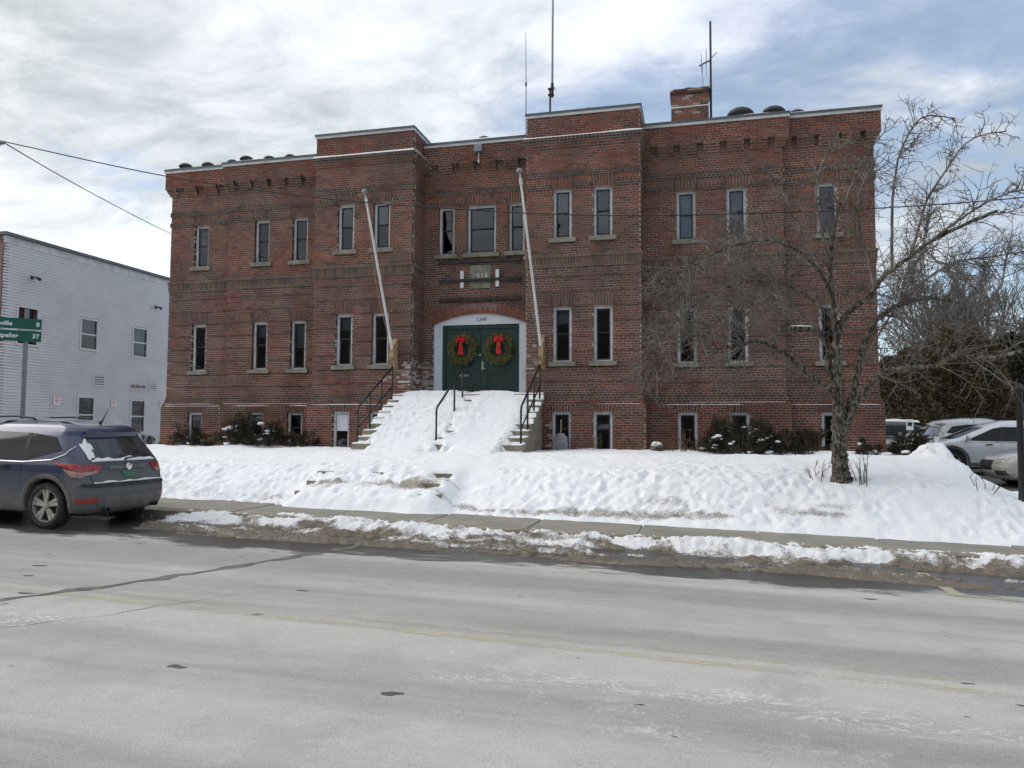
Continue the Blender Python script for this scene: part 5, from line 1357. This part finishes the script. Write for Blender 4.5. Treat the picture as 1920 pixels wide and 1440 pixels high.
build_car('parked_car', 'white crossover parked behind the snow pile, facing the brick building', 'suv', white, (6.1 + 4.52, 25.0, LOTZ(25)), R(180), rail=False, zs=.93)
build_car('parked_car', 'beige silver hatchback at the far right, front wheel beside the black post', 'sedan', silver, (6.86 + 4.65, 21.0, LOTZ(21)), R(180), rail=False)
build_car('parked_car', 'pale silver SUV seen over the white crossover, red tail light showing', 'suv', pale, (7.25, 28.4, LOTZ(28)), R(2), zs=1.0)
build_car('parked_car', 'white sedan parked close behind the corner of the brick building', 'sedan', white2, (6.5 + 4.3, 31.2, LOTZ(31)), R(180), rail=False)
r5, f5 = build_car('parked_car', 'dark SUV with snow on its roof behind the white sedan', 'suv', darkp, (6.2, 34.6, LOTZ(34)), R(0), rail=False)
P_ = np.array([[(x, y, 1.66 + .05 * math.sin(math.pi * (x - .7) / 1.9) + .03 * float(vnoise(x * 3, y * 3, 2)) - .10 * (abs(y) / .6) ** 4) for y in np.linspace(-.6, .6, 12)] for x in np.linspace(.7, 2.6, 20)])
MB().grid(P_).build('roof_snow', M['snow_clean'], r5, smooth=True)

# ================================================================== TREES AND SHRUBS
def bez(pts, n):
    P_ = [Vector(p) for p in pts]; q = []; m = len(P_)
    for i in range(m - 1):
        p0, p1, p2, p3 = P_[max(i - 1, 0)], P_[i], P_[i + 1], P_[min(i + 2, m - 1)]
        for k in range(n):
            t = k / n; q.append(.5 * ((2 * p1) + (p2 - p0) * t + (2 * p0 - 5 * p1 + 4 * p2 - p3) * t * t + (3 * p1 - p0 - 3 * p2 + p3) * t ** 3))
    q.append(P_[-1]); return q
TX, TY = 2.39, 14.05
tree = thing('crabapple_tree', 'bare spreading crabapple tree with grey twigs in the snow before the building', 'tree', (TX, TY, -.85)); to_ = Vector((TX, TY, -.85))
limbs = [ # (r0, r1, [(px,py,dY)...])
 (.150, .095, [(1578, 905, 0), (1574, 860, 0), (1573, 815, 0), (1572, 770, .02), (1570, 720, .03)]),
 (.078, .022, [(1571, 752, -.02), (1556, 728, -.1), (1520, 706, -.15), (1490, 678, -.2), (1455, 652, -.3), (1418, 640, -.45), (1385, 648, -.6), (1330, 655, -.8)]),
 (.075, .04, [(1572, 745, .05), (1556, 690, .1), (1553, 650, .15), (1543, 628, .2), (1520, 618, .3), (1480, 616, .4), (1450, 622, .5)]),
 (.095, .03, [(1571, 740, .0), (1571, 680, -.05), (1568, 630, -.05), (1562, 575, -.1), (1556, 510, -.15), (1562, 440, -.2), (1575, 380, -.3)]),
 (.07, .025, [(1569, 640, -.05), (1578, 605, -.1), (1596, 580, -.2), (1630, 556, -.35), (1655, 520, -.5), (1700, 486, -.6), (1745, 452, -.7), (1800, 425, -.8), (1870, 395, -.9)]),
 (.085, .035, [(1578, 800, .02), (1596, 755, .1), (1608, 700, .15), (1622, 640, .2), (1645, 600, .25), (1678, 575, .3), (1730, 560, .4), (1790, 565, .5)]),
 (.075, .03, [(1582, 810, 0), (1604, 760, -.1), (1632, 722, -.2), (1665, 697, -.3), (1705, 690, -.5), (1760, 684, -.7), (1790, 668, -.8), (1850, 672, -1.0), (1915, 660, -1.2)]),
 (.034, .012, [(1672, 505, -.4), (1672, 440, -.35), (1674, 370, -.3), (1684, 300, -.3), (1705, 250, -.3), (1735, 218, -.3), (1790, 222, -.3)]),
 (.032, .010, [(1705, 482, -.6), (1722, 430, -.6), (1738, 375, -.55), (1770, 325, -.5), (1800, 280, -.5), (1835, 255, -.5), (1888, 246, -.5)]),
 (.03, .010, [(1735, 458, -.7), (1780, 425, -.8), (1840, 385, -.9), (1890, 362, -1.0), (1930, 355, -1.1)]),
 (.04, .012, [(1562, 560, -.1), (1530, 500, -.3), (1480, 462, -.5), (1420, 452, -.7), (1350, 470, -.8), (1290, 505, -.9), (1250, 545, -1.0)]),
 (.04, .012, [(1563, 600, .1), (1520, 560, .2), (1460, 530, .3), (1390, 530, .4), (1320, 560, .4), (1265, 605, .3), (1225, 650, .2)]),
 (.035, .010, [(1560, 545, .0), (1525, 480, .2), (1490, 410, .4), (1462, 350, .5), (1440, 318, .6)]),
 (.032, .010, [(1558, 500, -.2), (1540, 430, -.4), (1530, 360, -.5), (1545, 300, -.5), (1575, 262, -.5)]),
 (.03, .010, [(1575, 400, -.3), (1600, 340, -.3), (1625, 290, -.3), (1660, 245, -.3)]),
 (.035, .012, [(1640, 545, -.4), (1625, 480, -.2), (1610, 420, 0), (1612, 360, .1), (1630, 320, .2)]),
 (.035, .010, [(1690, 570, .3), (1740, 520, .5), (1800, 490, .7), (1870, 480, .9), (1925, 470, 1.0)]),
 (.035, .010, [(1660, 590, .25), (1720, 600, .1), (1790, 610, 0), (1850, 600, -.1), (1910, 615, -.2)]),
 (.03, .010, [(1556, 660, .1), (1510, 600, .6), (1450, 560, 1.0), (1400, 500, 1.3), (1370, 440, 1.5)]),
 (.025, .008, [(1385, 648, -.6), (1340, 630, -.8), (1290, 635, -1.0), (1240, 660, -1.1), (1228, 690, -1.1)]),
 (.03, .010, [(1548, 640, .15), (1500, 580, -.5), (1430, 560, -.9), (1360, 590, -1.2), (1300, 640, -1.3)]),
 (.03, .010, [(1600, 720, .1), (1640, 640, .7), (1700, 540, 1.0), (1730, 460, 1.2), (1745, 400, 1.2)]),
]
bark = MB(); tw = MB(); NB = []
def sub(start, d, ln, r, lvl, up):
    n = 6 if lvl < 3 else 4; pts = [start]; p = Vector(start); dd = Vector(d).normalized()
    curl = Vector((random.gauss(0, 1), random.gauss(0, 1), random.gauss(0, .6))) * .13
    for i in range(n):
        dd = (dd + curl * random.uniform(.4, 1.2) + Vector((0, 0, up)) + Vector((random.gauss(0, 1), random.gauss(0, 1), random.gauss(0, 1))) * .06).normalized()
        p = p + dd * ln / n; pts.append(p.copy())
    tw.tube(pts, [r * (1 - .65 * i / n) for i in range(n + 1)], 4 if lvl < 2 else 3, cap=False)
    return pts
def twigs(path, r0, r1, dens, llen):
    L_ = sum((b - a).length for a, b in zip(path[:-1], path[1:])); m = int(L_ * dens)
    for _ in range(m):
        f = random.uniform(.22, 1.0) ** .8; i = min(int(f * (len(path) - 1)), len(path) - 2); p = path[i].lerp(path[i + 1], random.random()); ax = (path[i + 1] - path[i]).normalized()
        side = ax.orthogonal().normalized(); side.rotate(Matrix.Rotation(random.uniform(0, 6.28), 3, ax))
        d = ax * random.uniform(.3, 1.0) + side * random.uniform(.5, 1.1) + Vector((0, 0, .25))
        l1 = llen * random.uniform(.45, 1.25); up = random.choice((.08, .02, -.10, -.14))
        a = sub(p, d, l1, .009, 1, up)
        for _k in range(random.randint(3, 6)):
            j = random.randint(1, len(a) - 2); ax2 = (a[j + 1] - a[j]).normalized(); s2 = ax2.orthogonal().normalized(); s2.rotate(Matrix.Rotation(random.uniform(0, 6.28), 3, ax2))
            b = sub(a[j].lerp(a[j + 1], random.random()), ax2 * random.uniform(.3, .9) + s2, l1 * random.uniform(.3, .65), .0064, 2, up * .8)
            for _q in range(random.randint(0, 3)):
                j2 = random.randint(1, len(b) - 2); s3 = (b[j2 + 1] - b[j2]).normalized().orthogonal().normalized(); s3.rotate(Matrix.Rotation(random.uniform(0, 6.28), 3, (b[j2 + 1] - b[j2]).normalized()))
                sub(b[j2], (b[j2 + 1] - b[j2]).normalized() * .6 + s3, l1 * random.uniform(.08, .25), .0052, 3, 0)
for k, (ra, rb, pp) in enumerate(limbs):
    path = bez([at(px, py, TY + dy * 1.0) for px, py, dy in pp], 14 if k == 0 else 9 if ra > .036 else 5); n = len(path)
    rad = [(ra + (rb - ra) * (i / (n - 1)) ** .7) * (1 if k == 0 else .88) for i in range(n)]
    if k == 0:
        for i in range(n): rad[i] += .06 * max(0, 1 - i / 11) ** 2
    for i in range(1, n - 1): path[i] = path[i] + Vector((random.gauss(0, 1), random.gauss(0, 1), random.gauss(0, 1))) * min(rad[i] * .16, .008)
    (bark if ra > .036 else tw).tube(path, [r * random.uniform(.92, 1.08) for r in rad], 22 if k == 0 else (12 if ra > .05 else 7), cap=True)
    if k > 0: twigs(path, ra, rb, (9 if k in (7, 8, 9, 12, 13, 14) else 21 if k in (10, 11, 18, 20) else 17) if ra < .045 else 10, (.42 if k in (7, 8, 9, 12, 13, 14) else .78) if ra < .045 else .95)
jr = np.random.default_rng(5)
bark.v = [tuple(np.array(v) + jr.normal(0, 1, 3) * .0065) for v in bark.v]
PS(bark.build('trunk', M['bark'], smooth=True), tree, to_)
PS(tw.build('twigs', M['twig'], smooth=True, kind='stuff'), tree, to_)
mb = MB(); a, b = Vector(at(1482, 615, TY + .4)), Vector(at(1525, 616, TY + .28))
P_ = []
for i in range(14):
    f = i / 13; c = a.lerp(b, f); w = .035 * math.sin(math.pi * f) ** .5 + .001
    P_.append([(c.x + 0, c.y - w * math.cos(t), c.z + .03 + w * .8 * math.sin(t)) for t in np.linspace(0, math.pi, 6)])
mb.grid(np.array(P_)); PS(mb.build('branch_snow', M['snow_clean'], smooth=True), tree, to_)

def shoots(name, label, cat, x, y, n, h, spread, m, leaves=0):
    z0 = snowz(x, y) if 12.9 < y < 20 else -1
    t = thing(name, label, cat, (x, y, z0)); mb = MB()
    for i in range(n):
        a = random.uniform(0, 6.28); r = random.uniform(0, spread * .4); d = random.uniform(0, spread); hh = h * random.uniform(.5, 1.1)
        p0 = Vector((r * math.cos(a), r * math.sin(a), -.08)); p2 = p0 + Vector((d * math.cos(a), d * math.sin(a), hh)); p1 = p0.lerp(p2, .5) + Vector((random.gauss(0, .03), random.gauss(0, .03), .03))
        mb.tube([p0, p1, p2], [.007, .006, .003], 4, cap=False)
        for _ in range(random.randint(1, 4)):
            f = random.uniform(.3, .95); q = p1.lerp(p2, f); e = q + Vector((random.gauss(0, .06), random.gauss(0, .06), random.uniform(.02, .12))); mb.tube([q, e], [.004, .002], 3, cap=False)
    o = mb.build('shoots', m); o.parent = t; return t
shoots('sapling_shoots', 'thin reddish shoots rising from the snow right of the crabapple trunk', 'shoots', 2.70, 13.85, 9, .75, .22, M['twig_red'])
shoots('sapling_shoots', 'few thin shoots with bits of bark on the snow left of the crabapple trunk', 'shoots', 2.0, 14.0, 6, .38, .30, M['twig_red'])
shoots('sapling_shoots', 'loose bent twigs poking from the snow beside the black post', 'shoots', 4.6, 14.1, 6, .35, .5, M['twig_red'])
shoots('dry_stem', 'lone dry stem standing in the snow at the left foot of the steps', 'stem', -7.55, 16.4, 2, .38, .05, M['dry_stalk'])
shoots('dry_stem', 'thin pale stem leaning in front of the right handrail', 'stem', -4.3, 16.4, 2, .62, .10, M['dry_stalk'])
shoots('sapling_shoots', 'short brown twigs under the white building windows behind the car', 'shoots', -17.5, 17.6, 8, .7, .7, M['twig_red'])

def lumpy(mb, c, r, sq, seed, n=14):
    P_ = []
    for ph in np.linspace(-math.pi / 2, math.pi / 2, n):
        row = []
        for q in np.linspace(0, 2 * math.pi, n * 2):
            k = 1 + .42 * (float(fbm(np.array(math.cos(q) * 1.5 + 5), np.array(math.sin(q) * 1.5 + ph * 1.3), 3, seed)) - .5) * 2
            row.append((c[0] + r * k * math.cos(ph) * math.cos(q), c[1] + r * k * math.cos(ph) * math.sin(q), c[2] + r * sq * k * math.sin(ph)))
        P_.append(row)
    return mb.grid(np.array(P_), flip=True)
M['needle'] = tintmat('yew_needles', .7, 20, .35, 0)
def yew(label, c, rx, ry, h, n, cols, name='yew_shrub', snow=6, lean=(0, 0), nl=(.05, .11), group=None):
    t = thing(name, label, 'shrub', c, group=group); st = MB(); mb = MB(); tips = []
    nb = max(10, int(n / 90))
    for i in range(nb):
        a = random.uniform(0, 6.28); e = random.uniform(.15, 1.0); tip = Vector((rx * math.cos(a) * (1.1 - e * .55) + lean[0] * e, ry * math.sin(a) * (1.1 - e * .55) + lean[1] * e, h * e * random.uniform(.75, 1.05)))
        base = Vector((tip.x * .15, tip.y * .15, -.1)); mid = base.lerp(tip, .55) + Vector((0, 0, .10 * h))
        path = bez([base, mid, tip], 5); st.tube(path, [.014, .012, .011, .010, .009, .008, .007, .006, .005, .004, .003], 4, cap=False); tips.append(tip)
        for k in range(n // nb):
            f = random.uniform(.25, 1.0) ** .7; j = min(int(f * 10), 9); p = path[j].lerp(path[j + 1], random.random()); ax = (path[j + 1] - path[j]).normalized()
            off = Vector((random.gauss(0, 1), random.gauss(0, 1), random.gauss(0, .7))) * .055 * (1.4 - f * .6) * (h / .7) ** .5
            d = ax * .8 + Vector((random.gauss(0, .6), random.gauss(0, .6), random.gauss(.1, .5)))
            l = random.uniform(*nl); w = random.uniform(.005, .011); s = d.normalized().orthogonal().normalized(); s.rotate(Matrix.Rotation(random.uniform(0, 6.28), 3, d.normalized()))
            p = p + off; d = d.normalized(); cc = random.choice(cols); g = random.uniform(.6, 1.4)
            mb.add([p - s * w, p + s * w, p + d * l + s * w * .3, p + d * l - s * w * .3], [(0, 1, 2, 3)], tuple(v * g for v in cc))
    o = st.build('stems', M['twig']); o.parent = t; o = mb.build('needles', M['needle']); o.parent = t
    for i in range(int(snow * 1.7)):
        tip = random.choice(tips) * random.uniform(.55, .95); r = random.uniform(.04, .12); mb = MB()
        for q in range(1): lumpy(mb, (tip.x + random.gauss(0, r * .8), tip.y - .05 + random.gauss(0, r * .5), tip.z + .015 + random.gauss(0, r * .25)), r * random.uniform(.5, 1.1), random.uniform(.3, .5), random.randint(0, 50), 8)
        o = mb.build('snow_clump', M['snow_clean'], smooth=True); o.parent = t
    return t
GR = [(.018, .022, .012), (.012, .016, .009), (.028, .030, .015), (.035, .028, .014)]; BRN = [(.05, .028, .014), (.03, .024, .012), (.07, .04, .02)]
def base(x, y): return (x, y, snowz(x, y) - .06)
yew('sparse dark yew below the leftmost basement window', base(-14.35, 19.0), .75, .45, .62, 2600, GR + BRN[:1], snow=3)
yew('tallest dark yew with brown tips between the two left basement windows', base(-12.75, 18.9), .85, .5, 1.0, 5200, GR + BRN[:1], snow=7)
yew('low dark yew with snow clumps right of the tallest yew', base(-11.75, 18.75), .8, .5, .72, 4200, GR, snow=8)
yew('small brownish yew before the fourth basement window', base(-10.55, 18.7), .5, .4, .55, 1700, GR + BRN, snow=2)
yew('tiny dark yew sprig at the left corner of the brick building', base(-15.75, 18.9), .35, .3, .35, 600, GR, snow=1)
yew('big dark yew with white snow clumps under the right windows', base(.95, 18.45), 1.0, .65, .95, 9500, GR, snow=26, nl=(.05, .10))
yew('thin dark yew spray leaning right from the big snowy yew', base(1.75, 18.7), .6, .3, .75, 1500, GR, snow=0, lean=(.35, 0))
yew('brown low shrub beside the crabapple trunk', base(2.55, 18.9), .45, .35, .62, 1500, BRN, snow=1)
yew('tiny snowy shrub left of the crabapple trunk by the wall', base(2.25, 18.3), .25, .25, .28, 500, GR, snow=2)
yew('dark green shrub with snow at the right corner of the brick building', base(4.55, 18.4), .45, .4, .6, 2600, GR + BRN[:1], snow=3)
yew('small dark shrub next to the corner shrub right of the tree', base(3.7, 18.2), .3, .25, .38, 900, GR + BRN[:1], snow=2)
# dead flower stalks along the wall
mb = MB()
for i in range(95):
    x = random.uniform(-3.4, .35); y = random.uniform(18.35, 18.75)
    if random.random() < .35: x = random.uniform(-.75, .4)
    z = snowz(x, y); hh = random.uniform(.12, .42) * (1.4 if x > -.7 and random.random() < .4 else 1)
    top = Vector((x + random.gauss(0, .07), y + random.gauss(0, .04), z + hh)); mb.tube([(x, y, z - .05), Vector((x, y, z)).lerp(top, .6) + Vector((.01, 0, 0)), top], [.006, .005, .003], 4, cap=False)
    for k in range(random.randint(2, 6)):
        p = Vector((x, y, z)).lerp(top, random.uniform(.4, 1)); d = Vector((random.gauss(0, 1), random.gauss(0, .6), random.gauss(-.3, .6))).normalized(); s = d.orthogonal().normalized() * .012
        mb.add([p, p + d * .025 + s, p + d * .06, p + d * .025 - s], [(0, 1, 2, 3)])
o = mb.build('dry_flower_stalks', M['dry_stalk'], kind='stuff'); tag(o, 'brown dead flower stalks along the foot of the right wall', 'dead stalks')
# snow shovel leaning in the basement window, stone with snow
sh_ = thing('snow_shovel', 'grey snow shovel standing scoop up against the basement window right of the steps', 'shovel', (-3.40, 18.72, snowz(-3.40, 18.72)))
P_ = []
for i in range(11):
    f = i / 10; w = .17 * (1 - .55 * max(0, f - .72) / .28) ; z = .02 + .40 * f
    P_.append([(w * u, .10 + .035 * u * u - .05 * f, z) for u in np.linspace(-1, 1, 9)])
P2 = np.array(P_); mb = MB().grid(P2).grid(P2 + np.array([0, .012, 0]), flip=True)
o = mb.build('scoop', mat('shovel_plastic', (.30, .32, .33), (.22, .23, .24), 6, .5), smooth=True); o.parent = sh_
o = MB().tube([(0, .09, .20), (.005, .06, .45), (.02, .04, .76)], .014, 8).build('shaft', M['old_wood'], smooth=True); o.parent = sh_
o = MB().tube([(-.19, .09, .1), (-.2, .06, .55), (-.18, .05, .62)], .008, 6).build('wear_strip', M['steel']); o.parent = sh_
zz_ = snowz(-1.0, 18.55)
rk = thing('stone', 'small dark stone with a snow cap among the dead stalks', 'stone', (-1.0, 18.55, zz_))
o = lumpy(MB(), (0, 0, .05), .15, .75, 3).build('rock', M['bark'], smooth=True); o.parent = rk
o = lumpy(MB(), (0, 0, .14), .13, .55, 5).build('snow_cap', M['snow_clean'], smooth=True); o.parent = rk
# snow pile at the edge of the lot
xs = np.linspace(3.6, 6.6, 90); ys = np.linspace(16.2, 18.9, 80); X, Y = np.meshgrid(xs, ys, indexing='ij')
Zp = .30 * np.exp(-(((X - 4.95) / .48) ** 2 + ((Y - 17.5) / .5) ** 2) ** 1.3) + .16 * np.exp(-(((X - 5.35) / .45) ** 2 + ((Y - 17.1) / .4) ** 2) ** 1.2) + .12 * np.exp(-(((X - 4.6) / .35) ** 2 + ((Y - 17.9) / .4) ** 2))
Zp = Zp * (.35 + 1.3 * fbm(X * 2.6, Y * 2.6, 4, 101, .6)) + .06 * (fbm(X * 7, Y * 7, 3, 103) - .5) - .10 * (1 - np.minimum(1, 3 * Zp))
o = grid_mesh('snow_pile', np.stack([X, Y, zg(X, Y) + Zp + .0], -1), M['snow'], attr=.55 * sstep(.55, .7, fbm(X * 1.8, Y * 1.8, 3, 105))); tag(o, 'lumpy ploughed snow pile in front of the white crossover', 'snow pile')
# ---- signs at the lot
t = thing('parking_sign', 'small white parking sign on a grey post by the building corner', 'sign', (4.75, 19.2, -.75))
for o in (MB().box((-.03, -.02, -.1), (.03, .02, .95)).build('post', M['galv']), MB().box((-.10, -.035, .50), (.10, -.022, .68)).box((-.075, -.035, .75), (.075, -.022, 1.0)).build('panel', M['sign_white']), MB().box((-.06, -.037, .58), (.06, -.0352, .62)).box((-.05, -.037, .84), (.05, -.0352, .93)).build('print', M['black_trim'])): o.parent = t
t = thing('marker_post', 'grey steel marker post standing behind the snow pile', 'post', (5.35, 19.4, -1.1))
o = MB().box((-.05, -.05, 0), (.05, .05, 1.02)).build('post', M['galv']); o.parent = t; o = MB().box((-.052, -.056, .74), (.052, -.051, .95)).build('reflector', M['white_paint']); o.parent = t
t = thing('black_post', 'black iron post at the right edge above the snowbank', 'post', (5.13, 14.0, -1.3)); ix = Vector(at(1918, 945, 14.0)); t.location = (ix.x, 14.0, ix.z - .15)
o = MB().lathe([(.09, 0), (.09, .12), (.064, .16), (.054, .5), (.05, 1.5), (.048, 2.02)], (0, 0, 0), 'z', 14).build('shaft', M['black_iron'], smooth=True, angle=40); o.parent = t
o = MB().lathe([(.075, 2.0), (.08, 2.03), (.07, 2.06), (.02, 2.12), (.001, 2.13)], (0, 0, 0), 'z', 14).build('finial', M['black_iron'], smooth=True); o.parent = t

# ---- cedars, spruces, bare trees, house beyond the lot
M['foliage'] = tintmat('conifer_foliage', .85, 6, .35, 0)
def conifer(name, label, x, y, z0, h, r, n, cols, size, group=None, shape=.8, jag=.25):
    t = thing(name, label, 'tree', (x, y, z0), group=group)
    o = MB().tube([(0, 0, -.3), (0, 0, h * .5), (0, 0, h * .95)], [.16, .10, .02], 8).build('trunk', M['bark']); o.parent = t
    mb = MB(); sd = random.randint(0, 99)
    for i in range(n):
        f = random.random() ** 1.15; zz = h * (.03 + .97 * f); a = random.uniform(0, 6.28)
        rr = r * (1 - f ** 1.6) ** shape * (1 - jag + 2 * jag * float(vnoise(np.array(a * 1.3), np.array(zz * 1.5), sd))) * random.uniform(.35, 1.0) ** .5
        p = Vector((rr * math.cos(a), rr * math.sin(a), zz)); d = Vector((math.cos(a) * .6, math.sin(a) * .6, random.uniform(-.2, .9))) + Vector((random.gauss(0, .4), random.gauss(0, .4), random.gauss(0, .4))); d.normalize()
        s = d.orthogonal().normalized(); s.rotate(Matrix.Rotation(random.uniform(0, 6.28), 3, d)); l = size * random.uniform(.6, 1.5); w = l * .22; g = random.uniform(.6, 1.4); c = random.choice(cols)
        mb.add([p, p + d * l * .5 + s * w, p + d * l, p + d * l * .5 - s * w], [(0, 1, 2, 3)], tuple(v * g for v in c))
    o = mb.build('crown', M['foliage']); o.parent = t; return t
CED = [(.15, .115, .06), (.115, .095, .05), (.18, .125, .065), (.095, .085, .045)]
cx = [(1668, 672, 36), (1700, 655, 38), (1740, 640, 39), (1778, 612, 39.5), (1815, 612, 40), (1850, 640, 40)]
for k, (px, py, y) in enumerate(cx):
    p = at(px, py, y); conifer('cedar_tree', 'brown-green cedar of the hedge behind the parked cars, %s from the left' % ORD[k], p[0], y, -1.4, p[2] + 1.4, 1.35, 13000, CED, .15, 'cedars behind the lot', .55, .3)
SPR = [(.034, .044, .028), (.026, .034, .022), (.048, .054, .034)]
for k, (px, py, y, lab) in enumerate(((1893, 628, 44, 'dark green conifer at the right edge behind the cars'), (1935, 600, 47, 'dark conifer cut by the right edge of the view'), (1872, 640, 52, 'dark conifer between the cedar hedge and the right edge'))):
    p = at(px, py, y); conifer('conifer_tree', lab, p[0], y, -1.5, p[2] + 1.5, 1.9, 7000, SPR, .24, None, .7, .4)
M['far_twig'] = mat('far_twig', (.17, .15, .135), (.12, .10, .09), 2, .9)
def bare_tree(label, px, pytop, y, spread, seed, nlimb=9):
    random.seed(seed); p = at(px, pytop, y); h = p[2] + 1.6
    t = thing('bare_tree', label, 'tree', (p[0], y, -1.6), group='bare trees behind the lot'); tr = MB(); tg = MB()
    def grow(p0, d, l, r, lv):
        n = 5; pts = [p0]; q = Vector(p0); dd = Vector(d).normalized()
        for i in range(n):
            dd = (dd + Vector((random.gauss(0, .12), random.gauss(0, .12), .06))).normalized(); q = q + dd * l / n; pts.append(q.copy())
        (tr if lv < 2 else tg).tube(pts, [max(r * (1 - .6 * i / n), .010) for i in range(n + 1)], 6 if lv < 1 else 4 if lv < 2 else 3, cap=False)
        if lv >= 4: return
        for k in range((nlimb, 6, 5, 4)[lv]):
            f = random.uniform(.3, 1.0); j = min(int(f * n), n - 1); ax = (pts[j + 1] - pts[j]).normalized(); s = ax.orthogonal().normalized(); s.rotate(Matrix.Rotation(random.uniform(0, 6.28), 3, ax))
            grow(pts[j].lerp(pts[j + 1], random.random()), ax * random.uniform(.7, 1.2) + s * spread * random.uniform(.5, 1), l * random.uniform(.38, .62), r * .45, lv + 1)
    grow(Vector((0, 0, 0)), (0, 0, 1), h * .68, h * .014 + .03, 0)
    o = tr.build('trunk', M['far_twig'], smooth=True); o.parent = t; o = tg.build('crown', M['far_twig'], kind='stuff'); o.parent = t
BT = [(1690, 560, 48, 'left, close to the brick building'), (1728, 500, 50, 'above the left end of the cedar hedge'), (1765, 470, 46, 'tallest in the middle of the group'), (1800, 500, 52, 'just right of the tallest one'), (1845, 480, 50, 'above the right end of the hedge'), (1895, 420, 48, 'near the right edge, tall'), (1940, 450, 52, 'cut by the right edge')]
for k, (px, py, y, lab) in enumerate(BT): bare_tree('bare deciduous tree beyond the lot, ' + lab, px, py, y, .75, 200 + k)
random.seed(77)
# far wood on the slope
mb = MB()
for i in range(9000):
    x = random.uniform(14, 75); y = random.uniform(80, 120); z = random.uniform(-1, 7 + 3 * float(vnoise(np.array(x * .2), np.array(y * .1), 3)))
    p = Vector((x, y, z)); d = Vector((random.gauss(0, .4), random.gauss(0, .4), random.uniform(.2, 1))).normalized(); s = d.orthogonal().normalized() * .12; l = random.uniform(.6, 1.6); c = random.choice([(.05, .055, .04), (.07, .06, .05), (.035, .045, .03)])
    mb.add([p - s, p + s, p + d * l], [(0, 1, 2)], c)
o = mb.build('far_wood', M['foliage'], kind='stuff'); tag(o, 'grey-green wood on the slope far behind the lot', 'wood')
# small yellow house
hx, hy = 9.3, 44.0
hs = thing('yellow_house', 'pale yellow house showing in a sliver beside the brick building', 'house', (hx, hy, -1.4))
yl = mat('yellow_siding', (.42, .30, .12), (.36, .26, .11), 3, .7)
for nm, m_, mb in (('wall', yl, MB().box((-2.6, 0, 0), (1.6, 6, 3.6)).add([(-2.6, 0, 3.6), (1.6, 0, 3.6), (-.5, 0, 5.2), (-2.6, 6, 3.6), (1.6, 6, 3.6), (-.5, 6, 5.2)], [(0, 1, 2), (3, 5, 4)])),
                   ('roof', M['snow_clean'], MB().add([(-2.9, -.3, 3.42), (-.5, -.3, 5.35), (-.5, 6.3, 5.35), (-2.9, 6.3, 3.42), (1.9, -.3, 3.42), (1.9, 6.3, 3.42)], [(0, 1, 2, 3), (1, 4, 5, 2)])),
                   ('corner_board', M['plastic_white'], MB().box((1.5, -.05, 0), (1.68, .1, 3.55)).box((-2.68, -.05, 0), (-2.5, .1, 3.55))),
                   ('window', M['plastic_white'], MB().box((.2, -.06, 1.2), (1.1, .02, 2.5))), ('pane', M['car_glass'], MB().box((.28, -.08, 1.28), (1.02, -.062, 2.42)))):
    o = mb.build(nm, m_); o.parent = hs
